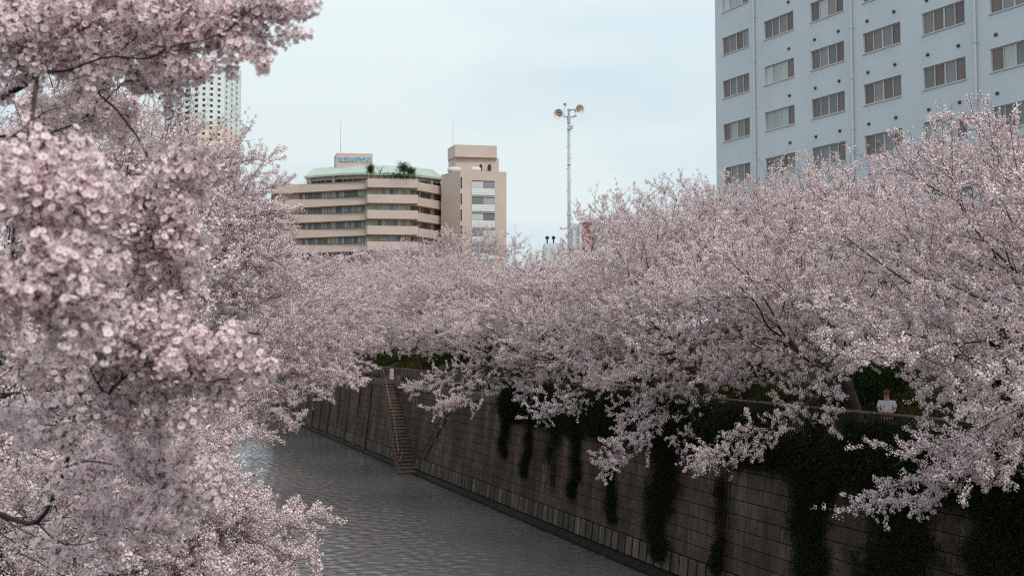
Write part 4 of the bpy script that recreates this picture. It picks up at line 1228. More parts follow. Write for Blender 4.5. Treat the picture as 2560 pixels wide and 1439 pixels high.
# right bank, from the camera outward: (Y of trunk, offset behind wall, base z)
def proj(p):
    v = Vector(p) - CAM; cp, sp = math.cos(PITCH), math.sin(PITCH)
    d = v.y * cp + v.z * sp; return 1280 + F * v.x / d, 719.5 - F * (v.z * cp - v.y * sp) / d
OPEN = [(2090, 930, 2290, 1062, .06), (1860, 900, 2400, 1110, .55), (1150, 925, 1290, 1005, .35), (880, 880, 1010, 975, .12), (1290, 880, 1900, 1010, .95)]
def thin_out(A, seed):
    r = random.Random(seed); out = []
    for p in A:
        x, y = proj(p); k = 1.0
        for (x0, y0, x1, y1, f) in OPEN:
            if x0 < x < x1 and y0 < y < y1: k = min(k, f)
        if r.random() < k: out.append(p)
    return out
def rtree(Y, off, z, lab, cc, rx, ry, rz, n, seed, extra, coll=MIDC, **kw):
    bs = rb(Y, off, z); fk = (bs[0] - .8, bs[1] - .3, z + 2.3)
    A = dome((bs[0] + cc[0], bs[1] + cc[1], cc[2]), rx, ry, rz, n, seed, low=kw.pop('low', -.8), yaw=-.38)
    A += extra
    A = thin_out(A, seed)
    return cherry(lab, bs, fk, A, coll, GR, **kw)

rtree(23.5, 2.6, PATH_Z - .05, 'big near cherry tree filling the right edge of the view above the dark wall', (-2.6, 0, 9.8), 6.2, 6.0, 4.5, 1500, 1,
      streak(2560, 820, 21, 2190, 850, 23, 1.0, .5, 110, 1) + streak(2560, 900, 21, 2250, 905, 24, .6, .35, 60, 2) +
      streak(2560, 950, 21, 2130, 1285, 25, 1.0, .3, 90, 3, -.3) + streak(2450, 1080, 23, 2285, 1290, 25, .6, .25, 60, 4) + streak(2560, 1040, 22, 2420, 1220, 24, .7, .25, 60, 5) +
      blobs([(2480, 700, 23, 3, 2.5, 2.2, 260), (2500, 480, 23, 2.6, 2.5, 2.0, 220), (2470, 380, 24, 1.8, 2, 1.1, 90), (2330, 1020, 25, 1.4, 1.5, .8, 60)], 5), dens=1.0)
rtree(34, 3.0, PATH_Z - .05, 'thick dark trunked cherry tree standing beside the person on the path', (-1.0, 0, 10.7), 6.6, 6.4, 3.6, 1700, 2,
      streak(2200, 850, 33, 1730, 1165, 33, 1.5, .45, 220, 6, -.4) + streak(2250, 900, 31, 2050, 1080, 31, .9, .4, 60, 7) + streak(2150, 880, 33, 1950, 1060, 33, 1.0, .5, 70, 8) +
      blobs([(2140, 560, 34, 3.4, 3, 2.6, 260), (2050, 500, 35, 2.6, 3, 1.2, 110), (2000, 760, 33, 3, 3, 1.8, 220), (2250, 780, 31, 2.6, 3, 1.6, 160)], 6), dens=1.0, tr_min=.36)
rtree(43, 3.2, PATH_Z - .05, 'wide cherry tree drooping over the ivy in the middle of the right wall', (-1.2, 0, 10.9), 6.8, 6.8, 4.5, 1700, 3,
      streak(1820, 850, 42, 1500, 1168, 40, 1.6, .5, 230, 9, -.3) + streak(1750, 860, 42, 1560, 1060, 41, 1.5, .6, 120, 91) + streak(1700, 860, 43, 1340, 1040, 44, 1.4, .5, 190, 10) + streak(1850, 900, 40, 1700, 1120, 39, 1.0, .5, 80, 11) +
      blobs([(1790, 540, 44, 3.6, 3, 1.8, 200), (1680, 720, 43, 3.5, 3, 2, 220), (1850, 780, 42, 3, 3, 2, 180)], 7), dens=1.0, tr_min=.3)
rtree(54, 3.2, PATH_Z - .05, 'cherry tree whose low boughs spread over the wall left of the ivy', (-1.0, 0, 10.6), 6.6, 7, 3.2, 1600, 4,
      streak(1480, 850, 54, 1090, 1020, 54, 1.7, .5, 240, 12, -.2) + streak(1560, 860, 53, 1300, 990, 53, 1.6, .7, 130, 121) + streak(1400, 850, 54, 1010, 975, 57, 1.5, .5, 210, 13, -.2) +
      blobs([(1560, 560, 54, 3.2, 3, 1.6, 150), (1420, 740, 54, 3.5, 3, 2.2, 200), (1300, 800, 54, 3, 3, 1.8, 180)], 8), coll=FAR, dens=1.0)
rtree(67, 3.4, PATH_Z, 'cherry tree just in front of the loudspeaker pole', (-1.0, 0, 10.7), 6.6, 7, 3.0, 1500, 5,
      blobs([(1250, 720, 66, 4, 3, 2.4, 200), (1130, 820, 66, 3.5, 3, 1.8, 200), (1100, 700, 66, 3, 3, 2.2, 140)], 9), coll=FAR, dens=1.1)
rtree(81, 3.5, PATH_Z, 'cherry tree above the river stairs and the gate', (-1.0, 0, 11.6), 6.8, 7, 4.6, 1500, 6,
      blobs([(1080, 700, 80, 4.5, 3, 2.4, 180), (960, 790, 80, 4, 3, 2, 200)], 10), coll=FAR, dens=1.1)
rtree(97, 3.8, PATH_Z, 'cherry tree beyond the stairs where the left bank boughs nearly meet it', (-.6, 0, 11.4), 6.0, 8, 4.9, 1500, 7, 
      blobs([(930, 780, 96, 4, 3, 3, 200), (880, 880, 94, 3.5, 3, 2.0, 150)], 11), coll=FAR, dens=1.1, scl=(.9, 1.5))
rtree(118, 4.0, PATH_Z, 'hazy cherry tree under the hospital bay on the right bank', (0, 0, 12.0), 7, 9, 4.6, 1400, 8, [], coll=FAR, dens=1.1, scl=(1.1, 1.8), low=-.8)
rtree(146, 4.0, PATH_Z, 'farthest right bank cherry tree under the left wing of the hospital', (1, 0, 12.5), 9, 10, 5.8, 1400, 9, [], coll=FAR, dens=1.0, scl=(1.4, 2.2), low=-.9)
# second row on the slope: these make the upper outline
rtree(38, 11.5, 9.4, 'cherry tree on the slope reaching up in front of the apartment windows', (-.6, 0, 13.2), 6.8, 6.5, 3.0, 1300, 11,
      blobs([(2290, 430, 36, 2, 2, 1.0, 60), (2080, 470, 38, 2.5, 2, 1.3, 90)], 12), coll=FAR, sparse=.22)
rtree(50, 12, 9.5, 'cherry tree on the slope with bare reddish tips against the apartment corner', (-1.0, 0, 13.2), 7.5, 6.5, 2.9, 1300, 12,
      blobs([(1900, 500, 49, 2.6, 2, 1.3, 90), (1760, 560, 50, 3, 2, 1.2, 100)], 13), coll=FAR, sparse=.25)
rtree(64, 13, 9.8, 'slope cherry tree rising toward the open sky right of the loudspeaker pole', (-.6, 0, 13.0), 6.5, 7, 3.2, 1300, 13,
      blobs([(1600, 600, 62, 3, 2, 1.6, 90)], 14), coll=FAR, sparse=.22)
rtree(82, 13, 10, 'slope cherry tree behind the foot of the loudspeaker pole', (-1, 0, 12.4), 7.5, 7, 2.7, 1200, 14, [], coll=FAR, dens=1.1, scl=(.9, 1.5), sparse=.2)
rtree(104, 13, 10, 'brownish half bare cherry tree below the service tower of the hospital', (-3, 0, 14.4), 10, 7, 4.6, 1200, 15,
      blobs([(1160, 610, 100, 4.5, 3, 1.8, 160), (1240, 610, 100, 3, 3, 1.2, 80)], 15), coll=FAR, dens=.9, scl=(1, 1.6), sparse=.6)
rtree(135, 16, 10, 'far slope cherry tree in front of the lower hospital floors', (-3, 0, 13.4), 14, 8, 5.0, 1200, 16, [], coll=FAR, dens=1.1, scl=(1.3, 2.0), sparse=.35)

# left bank
def lb_(Y, off, z=6.1):
    return (LX0 + UX * sY(Y) - UY * off, Y, z)
def ltree(Y, off, lab, A, coll, **kw):
    bs = lb_(Y, off); return cherry(lab, bs, (bs[0] + .5, bs[1], 8.0 if 'fz' not in kw else kw.pop('fz')), A, coll, GL, **kw)

ltree(20, 4.2, 'cherry tree with boughs spreading low over the water at the bottom left', 
      blobs([(120, 1150, 17, 2.2, 2, 1.5, 350), (330, 1250, 18, 1.9, 1.8, 1.1, 420), (470, 1330, 19, 1.6, 1.6, 1.0, 420), (510, 1250, 20, 1.0, 1.2, .6, 160), (550, 1340, 20, 1.1, 1.2, .6, 200), (560, 1420, 20, 1.1, 1.2, .5, 200), (420, 1430, 18.5, 1.4, 1.4, .7, 260), (250, 1400, 17, 2.2, 1.8, .9, 300), (380, 1130, 19, 1.5, 2, 1.1, 300),
             (520, 1270, 20, .9, 1.2, .5, 130), (560, 1400, 20, 1.1, 1.4, .5, 150), (80, 1340, 16, 1.5, 1.5, 1.0, 160), (430, 1020, 20, 1.3, 1.6, 1.0, 160)], 20, ns=.6) +
      streak(480, 1330, 19.5, 760, 1300, 21, .7, .35, 130, 21) + streak(600, 1330, 20, 820, 1285, 21.5, .3, .12, 45, 22) + streak(560, 1370, 19.5, 800, 1392, 20.5, .4, .12, 55, 23) + streak(500, 1390, 19, 700, 1439, 19.5, .5, .3, 60, 24),
      MIDC, dens=1.1, seg=.35, r0=.0035, scl=(.6, 1.05), thin=.024)
ltree(28, 3.5, 'tall cherry tree reaching up past the far white tower on the left', 
      blobs([(480, 480, 28, 1.9, 2.5, 2.2, 330), (560, 620, 28, 1.9, 2.5, 1.8, 330), (640, 590, 28, 1.2, 2, 1.0, 170), (660, 680, 28, 1.2, 2, 1.0, 150), (430, 720, 28, 2.4, 2.5, 2.2, 360), (560, 420, 28, 1.0, 1.5, 1.2, 110), (600, 760, 28, 1.8, 2, 1.7, 300),
             (430, 950, 28, 2.2, 2.5, 1.8, 300), (420, 350, 28, 1.0, 1.5, .8, 60), (300, 500, 27, 2.5, 2.5, 2.8, 260), (300, 850, 27, 2.5, 2.5, 2.5, 260), (250, 250, 28, 2.5, 2, 2, 130), (60, 480, 30, 3, 2.5, 3.4, 380), (60, 850, 30, 3, 2.5, 2.6, 260)], 30, ns=.5) +
      streak(600, 540, 28, 735, 530, 28, .6, .25, 70, 31) + streak(560, 420, 28, 690, 385, 28, .3, .1, 22, 32) + streak(580, 520, 28, 720, 440, 28, .4, .12, 34, 33) + streak(540, 400, 28, 625, 325, 28, .3, .1, 20, 34),
      MIDC, dens=1.0, seg=.4, r0=.004, scl=(.65, 1.1), thin=.024, fz=8.6)
ltree(40, 3.2, 'cherry tree leaning far out over the river from the left bank', 
      blobs([(700, 760, 39, 2.8, 2.5, 1.9, 380), (640, 900, 38, 3.0, 2.5, 1.9, 420), (760, 680, 40, 2.0, 2, .8, 110), (520, 850, 38, 3, 3, 2.8, 300), (760, 880, 39, 2.0, 2, 1.3, 240), (500, 1060, 37, 2.2, 2, 1.0, 180), (600, 980, 38, 2.2, 2, .9, 220)], 40, ns=.45) +
      streak(700, 930, 38, 900, 955, 39, .9, .35, 130, 41) + streak(560, 990, 37, 745, 1060, 37, .8, .3, 110, 42, -.1) + streak(520, 1030, 36, 680, 1100, 36, .7, .25, 80, 43) + streak(760, 800, 39, 880, 870, 39, 1.0, .5, 100, 44),
      MIDC, dens=1.0, seg=.45, r0=.004, scl=(.7, 1.15))
ltree(55, 3.2, 'cherry tree in the middle of the left bank below the hospital left wing', 
      blobs([(740, 740, 54, 4.0, 3, 2.2, 300), (830, 790, 54, 3.0, 3, 2.6, 300), (690, 860, 53, 5, 4, 3.0, 340), (840, 880, 54, 2.6, 3, 1.3, 190), (560, 800, 54, 5, 4, 3.5, 300), (800, 700, 56, 2.5, 3, 1.2, 120)], 50), FAR, dens=1.1)
ltree(74, 3.2, 'left bank cherry tree closing off the river in the distance', 
      blobs([(640, 760, 70, 5, 4, 3.0, 300), (560, 850, 70, 5, 4, 4.0, 320), (480, 800, 72, 6, 4, 4.5, 300), (730, 720, 68, 4, 3, 2.0, 200)], 60), FAR, dens=1.1, scl=(.9, 1.5))
ltree(98, 3.4, 'pale left bank cherry tree beyond the river bend', 
      blobs([(420, 740, 98, 6, 5, 5, 420), (340, 820, 98, 6, 5, 6, 400), (520, 720, 98, 4, 5, 3, 200)], 70), FAR, dens=1.0, scl=(1.1, 1.9))
ltree(140, 5.0, 'most distant left bank cherry tree under the hospital', 
      blobs([(300, 760, 150, 12, 8, 6, 420), (420, 740, 160, 8, 8, 6, 400), (350, 820, 150, 10, 6, 6, 200)], 80), FAR, dens=1.0, scl=(1.5, 2.4))

# the near tree at the left edge, whose branches hang close to the camera
def nb(lst, seed):
    out = []; r = random.Random(seed)
    for (px, py, Z, wpx, hpx, dz, n) in lst:
        for i in range(n):
            a = r.random() * 6.283; q = math.sqrt(r.random()); zz = Z + r.uniform(-dz, dz)
            p = at(px + wpx * q * math.cos(a), py + hpx * q * math.sin(a), zz); out.append(tuple(p))
    return out
def nline(pts, n, seed, w=.05):
    r = random.Random(seed); out = []
    P_ = [at(*p) for p in pts]
    for i in range(n):
        t = (i + .5) / n * (len(P_) - 1); k = int(t); p = P_[k].lerp(P_[k + 1], t - k)
        out.append((p.x + r.gauss(0, w), p.y + r.gauss(0, w * 1.5), p.z + r.gauss(0, w)))
    return out
EXTRA_ = nline([(300, 880, 4.4), (450, 915, 4.3), (545, 960, 4.25)], 30, 9, .05)
base_n = (-6.0, 4.6, 6.1)
A = nline([(-200, 240, 4.6), (25, 150, 4.5), (110, 175, 4.5), (240, 165, 4.4), (390, 138, 4.3), (535, 107, 4.2), (620, 75, 4.2), (705, 22, 4.2)], 60, 1, .035)
A += nline([(380, 140, 4.3), (560, 60, 4.3), (640, 20, 4.3), (690, 20, 4.25)], 22, 2, .05)
A += nline([(-100, 330, 5.0), (30, 215, 4.8), (130, 185, 4.7), (280, 165, 4.6)], 18, 3, .03)
A += nline([(100, 260, 5.4), (200, 235, 5.3), (340, 212, 5.2), (410, 200, 5.1)], 18, 4, .05)
A += nb([(200, 50, 4.7, 240, 70, .5, 110), (80, 90, 5.0, 140, 90, .6, 55), (440, 50, 4.6, 120, 60, .3, 60), (380, 190, 4.9, 60, 22, .3, 24), (570, 90, 4.3, 50, 30, .15, 24), (100, 330, 5.6, 120, 40, .4, 22), (250, 300, 5.4, 90, 30, .3, 16)], 5)
A += nb([(100, 510, 3.5, 110, 55, .2, 105), (105, 735, 3.4, 115, 60, .2, 110), (280, 560, 4.4, 60, 35, .2, 22), (400, 560, 4.6, 80, 90, .3, 60), (420, 450, 4.6, 60, 40, .2, 22),
         (380, 680, 4.8, 70, 60, .3, 50), (110, 900, 4.6, 90, 40, .3, 30), (340, 890, 4.3, 180, 34, .2, 95), (480, 940, 4.3, 60, 30, .15, 26), (300, 1000, 4.7, 110, 60, .3, 50),
         (60, 1050, 4.2, 70, 50, .3, 22), (200, 1160, 5.4, 80, 40, .3, 20), (370, 1170, 5.0, 70, 30, .2, 26), (430, 1240, 5.0, 50, 30, .2, 18), (270, 1290, 5.4, 70, 40, .3, 18), (190, 1360, 5.6, 110, 40, .3, 18), (400, 1330, 5.6, 50, 30, .2, 12)], 6)
A += EXTRA_
t_near = cherry('near cherry tree with large soft blossom clusters hanging at the left edge', base_n, (-5.0, 4.9, 8.6), A, NEARC, GL, r0=.0018, dens=1.0, seg=.16, thin=.0028, scl=(.6, .9), bf=.25, sparse=.10, top=99, tr_min=.09, pw=2.45, only=.075)
# a farther limb structure of the same bank filling between the near tree and the tall one
ltree(11, 3.0, 'cherry tree just behind the near branches with a tangle of thin dark twigs', 
      blobs([(60, 300, 10, 1.6, 1.2, 1.2, 160), (230, 420, 10, 1.2, 1.2, 1.0, 170), (120, 620, 10, 1.5, 1.2, 1.2, 200), (300, 700, 10.5, 1.1, 1.2, 1.1, 190), (150, 850, 10, 1.4, 1.2, 1.0, 180), (330, 930, 10.5, 1.0, 1.2, .7, 140), (120, 1050, 10, 1.3, 1.2, .7, 110),
             (330, 1100, 11, .9, 1.2, .6, 110), (60, 80, 10, 1.6, 1.2, 1.0, 110), (280, 1250, 11, .9, 1.2, .7, 80), (330, 420, 10.5, .6, 1.0, .8, 60), (350, 560, 10.5, .8, 1, .6, 90), (200, 1380, 11, 1.2, 1.2, .7, 110)], 90, ns=.9), MIDC, dens=.55, seg=.25, only=.13, r0=.0028, pw=2.5, scl=(.55, .85), thin=.009, fz=7.6)

# ------------------------------------------------------------------ shrubs, ivy, grass on the slope
def shrub(label, s, o, z, rx, ry, rz, n, coll, cat='shrub', nm='shrub', group='evergreen shrubs on the slope'):
    p = wp(s, o, z); t = thing(nm, label, cat, tuple(p), group=group)
    V = rng.normal(0, 1, (n, 3)); V /= np.linalg.norm(V, axis=1, keepdims=True); V *= rng.uniform(.55, 1.0, (n, 1)); V[:, 2] = np.abs(V[:, 2])
    k = np.array([1 + .25 * noise.noise(Vector((v[0] * 2 + s, v[1] * 2, v[2] * 2))) for v in V])[:, None]
    Q = V * k * np.array([rx, ry, rz]) + np.array(p)
    scatter('foliage', Q, V + rng.normal(0, .4, V.shape), rng.uniform(.7, 1.3, n), rng.integers(0, 3 if coll is not GRASSC else 2, n), coll, t)
    b = MB()
    for i in range(6):
        a = rnd.uniform(0, 6.28); b.tube([p, p + Vector((math.cos(a) * rx * .3, math.sin(a) * ry * .3, rz * .4)), p + Vector((math.cos(a) * rx * .6, math.sin(a) * ry * .6, rz * .75))], [.03, .02, .01], 4)
    b.build('stems', M['bark'], t)
shr = [('broad dark green shrub behind the gate at the stairs', 82, 8.5, 7.4, 3.0, 2.6, 1.9, 900, 'S'), ('dark shrub left of the gate beyond the fence', 90, 8, 7.2, 2.6, 2.4, 2.0, 700, 'S'),
       ('olive clipped shrub low behind the fence panels', 76, 6.6, 6.5, 2.4, 1.2, 1.0, 500, 'O'), ('yellow green shrub on the slope left of the ivy', 61, 8.5, 7.6, 2.8, 2.0, 1.5, 700, 'O'),
       ('rounded olive shrub on the slope above the hanging ivy', 54, 8.0, 7.4, 2.0, 1.6, 1.2, 450, 'O'), ('dark green shrub behind the middle of the railing', 46, 8.4, 7.5, 2.2, 1.8, 1.4, 500, 'S'),
       ('low dark shrub left of the thick trunk', 37.5, 7.5, 7.0, 2.0, 1.4, 1.3, 500, 'S'), ('green shrub on the slope right of the person', 30.5, 8.5, 7.8, 2.4, 1.6, 1.3, 600, 'S'),
       ('yellowish shrub at the top of the slope above the thick trunk', 36, 11, 9.2, 2.2, 1.4, 1.0, 400, 'O'), ('dark shrub filling the slope at the right edge', 25, 8.5, 7.6, 2.4, 1.8, 1.6, 500, 'S'),
       ('tall dark evergreen shrub far beyond the stairs', 108, 9, 7.6, 4, 3, 3.2, 900, 'S'), ('dark undergrowth shrub under the far right bank trees', 124, 9, 7.6, 5, 3, 3.0, 800, 'S')]
for (lab, Y, o, z, rx, ry, rz, n, c) in shr: shrub(lab, sY(Y), o, z, rx, ry, rz, n, SHRUBC if c == 'S' else OLIVEC)
# terrace planting on the hospital
def roof_bush(label, px, py0, py1, Z, wpx, coll, n, trunk=True):
    n = int(n * 2.2)
    b0 = at(px, py0, Z); H = at(px, py1, Z).z - b0.z; w_ = wpx / F * Z / 2
    t = thing('rooftop_shrub', label, 'shrub', tuple(b0), group='plants on the hospital terrace')
    V = rng.normal(0, .5, (n, 3)); Q = V * np.array([w_, w_, H * .3]) + np.array(b0) + np.array([0, 0, H * .65])
    scatter('foliage', Q, V, rng.uniform(.6, 1.1, n), rng.integers(0, 3, n), coll, t)
    m_ = MB(); m_.tube([b0, b0 + Vector((.1, 0, H * .7))], [.12, .05], 5); m_.build('stem', M['bark'], t)
roof_bush('yellow green rooftop shrub under the end of the sign lettering', 926, 446, 410, 237.3, 17, OLIVEC, 130)
roof_bush('grey green rooftop tree, tallest on the terrace', 1008, 446, 405, 237.9, 27, SHRUBC, 150)
roof_bush('olive rooftop shrub beside the taller rooftop tree', 1027, 446, 418, 238.0, 20, OLIVEC, 120)
roof_bush('low dark planter shrub along the terrace railing', 1000, 448, 434, 238.0, 90, SHRUBC, 150)
b0 = at(949, 446, 237.5); t = thing('bare_rooftop_tree', 'small leafless tree between the rooftop shrubs', 'tree', tuple(b0)); m_ = MB()
m_.tube([b0, b0 + Vector((0, 0, 1.2))], [.07, .05], 5)
for i in range(14):
    a = rnd.uniform(0, 6.28); l = rnd.uniform(.6, 1.3); m_.tube([b0 + Vector((0, 0, rnd.uniform(.8, 1.3))), b0 + Vector((math.cos(a) * l * .5, math.sin(a) * .4, 1.6 + l * .5)), b0 + Vector((math.cos(a) * l, math.sin(a) * .6, 1.8 + l))], [.03, .02, .01], 3)
m_.build('trunk', M['bark'], t)

# ivy: a mat over the coping and hanging curtains down the wall
def ivy(label, Yc, ws, ztop_, zbot, n, nm='ivy'):
    s0 = sY(Yc); p = wp(s0, BAT * ztop_, ztop_); t = thing(nm, label, 'ivy', tuple(p), group='ivy hanging on the river wall')
    u = rng.uniform(0, 1, n) ** .85; z = ztop_ + (zbot - ztop_) * u
    wdt = ws * (1 - .55 * u) * np.array([.8 + .5 * noise.noise(Vector((zz * .8, Yc, 0))) for zz in z])
    ds = np.clip(rng.normal(0, .42, n), -1.3, 1.3) * wdt * .62 + .22 * np.sin(z * 1.9 + Yc) + .1 * np.sin(z * 5.1 + Yc * 3)
    o = BAT * z - rng.uniform(.02, .30, n) * (1 - .5 * u) - .04
    z = np.where(z > 5.7, np.minimum(z, 6.9), z)
    Q = np.stack([22 + UX * (s0 + ds) + UY * o, UY * (s0 + ds) - UX * o, z], 1)
    D = rng.normal(0, .5, (n, 3)) + np.array([-.93, -.37, .1])
    kp_ = np.array([noise.noise(Vector((a_[0] * 1.1, a_[1] * 1.1, a_[2] * .3))) > -.3 or ws > 3 for a_ in Q]); Q = Q[kp_]; n = len(Q)
    scatter('leaves', Q, D[kp_], rng.uniform(.45, .95, n), rng.integers(0, 3, n), IVYC, t)
    b = MB()
    for i in range(3):
        pts = [wp(s0 + (i - 1) * ws * .15 + .1 * math.sin(k), BAT * zz - .05, zz) for k, zz in enumerate(np.linspace(ztop_, zbot + .3, 6))]
        b.tube(pts, [.02] * 5 + [.008], 4)
    b.build('stems', M['bark'], t)
ivs = [(57.3, 1.6, 6.9, 2.9, 420, 'narrow ivy strand hanging farthest left on the wall'), (54.3, 1.3, 6.6, 2.2, 420, 'second ivy strand from the left, long and narrow'),
       (51.2, 1.4, 6.6, 1.8, 460, 'third ivy strand from the left with a pale bare panel before it'), (48.8, 1.2, 6.6, 1.9, 400, 'fourth ivy strand from the left beside a pale wall streak'),
       (45.2, 1.7, 6.6, 1.5, 460, 'ivy strand just left of the broad dark ivy curtain'), (41.3, 3.6, 6.8, .7, 1500, 'broad dark ivy curtain reaching nearly to the water'),
       (37.2, 1.6, 6.7, 1.0, 700, 'ivy strand between two bare wall panels under the drooping blossom'), (32.6, 3.4, 6.7, .9, 1900, 'thick ivy curtain below the bar railing'),
       (29.2, 4.4, 6.7, .8, 2600, 'dark ivy curtain below the person'), (25.6, 4.6, 6.8, .8, 2600, 'ivy curtain in the deep shade at the right edge')]  # real ivy, enlarged at the near end to darken that wall
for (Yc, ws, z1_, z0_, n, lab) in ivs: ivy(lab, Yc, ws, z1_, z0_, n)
n = 5200
s_ = rng.uniform(sY(24), sY(58), n); z_ = rng.uniform(0, 1, n); wv_ = np.array([noise.noise(Vector((a * .35, 0, 9))) for a in s_])
zt = 5.0 + 1.75 * z_ - .9 * (wv_ < 0) * (1 - z_) * 0; zt = zt - .7 * np.clip(wv_, 0, 1) * (1 - z_)
o = BAT * zt - .15 - rng.uniform(0, .35, n) * (1 - np.abs(2 * z_ - 1))
Q = np.stack([22 + UX * s_ + UY * o, UY * s_ - UX * o, zt + .25 * wv_], 1)
tv = thing('ivy_mat', 'thick dark ivy mat spilling over the top of the wall and railing', 'ivy', tuple(wp(sY(40), .5, 6)))
keep = ~((s_ > sY(31.5)) & (s_ < sY(34.6)) & (zt > 6.0))
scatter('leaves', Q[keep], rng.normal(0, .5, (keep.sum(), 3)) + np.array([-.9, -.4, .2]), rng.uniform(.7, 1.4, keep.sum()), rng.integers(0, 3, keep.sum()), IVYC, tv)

n = 9000
s_ = rng.uniform(sY(24), sY(110), n); o_s = rng.uniform(5.6, 14, n)
zz = np.interp(o_s, [5.2, 6.0, 9.0, 12.5, 17], [PATH_Z, 6.4, 8.1, 9.6, 10.2])
kp = np.array([noise.noise(Vector((a * .2, b_ * .3, 1))) > -.12 for a, b_ in zip(s_, o_s)])
Q = np.stack([22 + UX * s_ + UY * o_s, UY * s_ - UX * o_s, zz + .03], 1)[kp]
scatter('grass', Q, rng.normal(0, .2, Q.shape) + np.array([0, 0, 1]), rng.uniform(.6, 1.3, len(Q)), rng.integers(0, 2, len(Q)), GRASSC, None)
tag(bpy.data.objects['grass'], 'yellow green grass and weeds covering the slope behind the path', 'grass', kind='stuff')

# ------------------------------------------------------------------ person behind the railing
PX, PY = at(2217, 1000, 31.2).x, 31.2
pt = thing('person', 'person in a white t-shirt and cap looking down at their hands behind the railing', 'person', (PX, PY, PATH_Z), rz=R(-25), local=True)
def skin(name, pts, edges, rad, m, parent, sub=2, root=0):
    me = bpy.data.meshes.new(name); me.from_pydata(pts, edges, []); o = bpy.data.objects.new(name, me); COL.objects.link(o); o.parent = parent
    me.materials.append(m)
    md = o.modifiers.new('skin', 'SKIN'); md.use_smooth_shade = True
    for i, r_ in enumerate(rad):
        r_ = r_ if isinstance(r_, tuple) else (r_, r_); me.skin_vertices[0].data[i].radius = r_
        me.skin_vertices[0].data[i].use_root = (i == root)
    o.modifiers.new('sub', 'SUBSURF').levels = sub; o.modifiers['sub'].render_levels = sub
    return o
SKINM = mat('skin_tone', (0.42, 0.24, 0.17), .6, .3); SHIRT = mat('white_cotton', (0.52, 0.52, 0.55), .9, .1, var=.08); TR = mat('grey_trousers', (0.10, 0.10, 0.12), .9, .1)
HAIR = mat('dark_hair', (0.02, 0.015, 0.012), .7, .3); CAPM = mat('red_cap', (0.12, 0.035, 0.03), .8, .2)
pts = [(0, 0, .95), (0, 0, 1.12), (0, .01, 1.35), (0, 0, 1.46), (0, -.02, 1.56), (0, -.03, 1.64), (0, -.02, 1.70)]; ed = [(0, 1), (1, 2), (2, 3), (3, 4), (4, 5), (5, 6)]
rad = [(.15, .11), (.14, .10), (.16, .11), (.06, .06), (.07, .08), (.085, .10), (.06, .07)]
for sx in (-1, 1):
    i = len(pts); pts += [(sx * .19, .0, 1.41), (sx * .23, -.05, 1.17), (sx * .13, -.26, 1.10), (sx * .05, -.33, 1.13)]; ed += [(2, i), (i, i + 1), (i + 1, i + 2), (i + 2, i + 3)]; rad += [.055, .042, .030, (.028, .018)]
    h = i + 3
    for k, (dx, dy, dz, ln) in enumerate(((-.02, -.04, .02, 1), (-.008, -.05, .022, 1.1), (.004, -.05, .018, 1.05), (.014, -.04, .012, .9), (-.03, -.01, .03, .8))):
        j = len(pts); pts += [(sx * (.05 + dx), -.33 + dy * ln * .6, 1.13 + dz * .5), (sx * (.05 + dx * 1.4), -.33 + dy * ln, 1.13 + dz)]; ed += [(h, j), (j, j + 1)]; rad += [.0095, .008]
    l = len(pts); pts += [(sx * .09, 0, .88), (sx * .10, -.02, .50), (sx * .10, .02, .09), (sx * .11, -.13, .04)]; ed += [(0, l), (l, l + 1), (l + 1, l + 2), (l + 2, l + 3)]; rad += [.09, .06, .04, (.04, .03)]
body = skin('body', pts, ed, rad, SKINM, pt)
sp_, se_, sr_ = [(0, 0, .92), (0, 0, 1.12), (0, .01, 1.34), (0, 0, 1.45)], [(0, 1), (1, 2), (2, 3)], [(.18, .135), (.165, .125), (.185, .13), (.075, .075)]
for sx in (-1, 1):
    i = len(sp_); sp_ += [(sx * .20, 0, 1.40), (sx * .235, -.04, 1.22)]; se_ += [(2, i), (i, i + 1)]; sr_ += [.08, .068]
skin('shirt', sp_, se_, sr_, SHIRT, pt)
tp_, te_, tr_ = [(0, 0, .93)], [], [(.165, .125)]
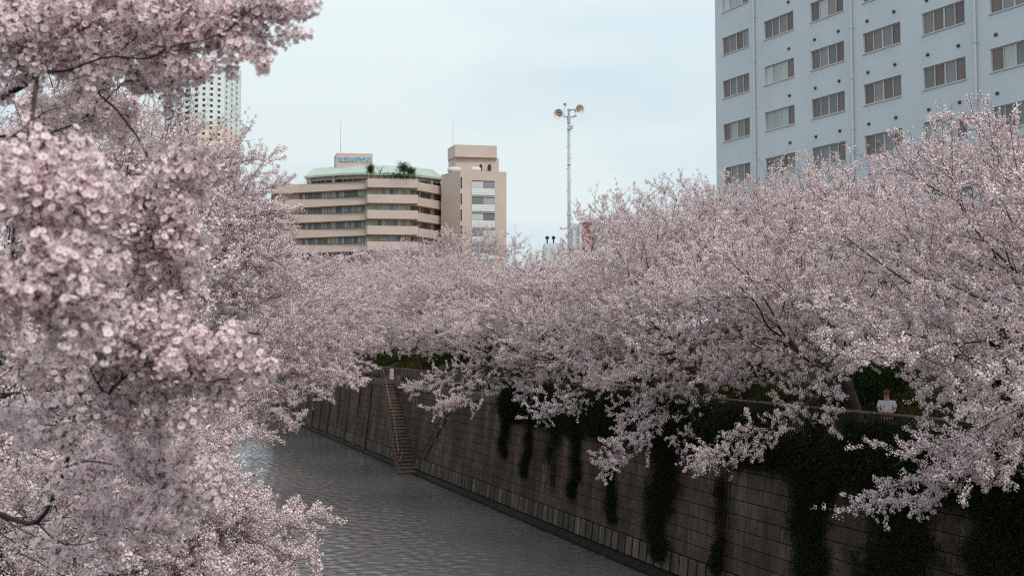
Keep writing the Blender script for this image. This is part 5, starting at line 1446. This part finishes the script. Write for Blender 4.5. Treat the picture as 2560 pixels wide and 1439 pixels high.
for sx in (-1, 1):
    i = len(tp_); tp_ += [(sx * .09, 0, .84), (sx * .10, -.02, .50), (sx * .10, .02, .08)]; te_ += [(0, i), (i, i + 1), (i + 1, i + 2)]; tr_ += [.105, .08, .065]
skin('trousers', tp_, te_, tr_, TR, pt)
b = MB(); b.lathe([(.098, -.03), (.104, .02), (.09, .07), (.05, .105), (0, .115)], (0, -.02, 1.68), (0, -.15, 1), 16); b.add([(-.07, -.10, 1.69), (.07, -.10, 1.69), (.05, -.19, 1.66), (-.05, -.19, 1.66), (-.07, -.10, 1.675), (.07, -.10, 1.675), (.05, -.19, 1.645), (-.05, -.19, 1.645)], [(0, 1, 2, 3), (7, 6, 5, 4), (0, 3, 7, 4), (3, 2, 6, 7), (2, 1, 5, 6)])
b.build('cap', CAPM, pt, smooth=True)
b = MB(); b.lathe([(.0, -.13), (.06, -.12), (.095, -.05), (.10, .01)], (0, .012, 1.68), (0, -.1, 1), 14); b.build('hair', HAIR, pt, smooth=True)
b = MB()
for sx in (-1, 1): b.lathe([(0, -.012), (.011, -.008), (.012, 0), (0, .004)], (sx * .032, -.128, 1.635), (0, -1, 0), 8)
b.build('eyes', HAIR, pt)
b = MB(); b.add([(0, -.125, 1.64), (-.014, -.128, 1.605), (.014, -.128, 1.605), (0, -.152, 1.607)], [(0, 1, 3), (0, 3, 2), (1, 2, 3)]); b.add([(-.022, -.122, 1.582), (.022, -.122, 1.582), (.015, -.127, 1.575), (-.015, -.127, 1.575)], [(0, 1, 2, 3)]); b.build('nose_and_mouth', SKINM, pt)

# petals drifting on the water near the wall
n = 1400
mb = MB()
for i in range(n):
    Y = rnd.uniform(30, 120); off = -abs(rnd.gauss(0, 2.2)) - .4 if rnd.random() < .6 else -rnd.uniform(.5, 15)
    p = wp(sY(Y), off, .006); a = rnd.uniform(0, 6.28); r_ = rnd.uniform(.008, .02)
    mb.add([p + Vector((math.cos(a + k * 2.1) * r_, math.sin(a + k * 2.1) * r_, 0)) for k in range(3)], [(0, 1, 2)])
tag(mb.build('fallen_petals', M['petal']), 'pale fallen petals floating on the dark river', 'petals', kind='stuff')
for o in scene.objects:
    if '_local' in o.keys(): del o['_local']
print('tree tris', TRI[0])
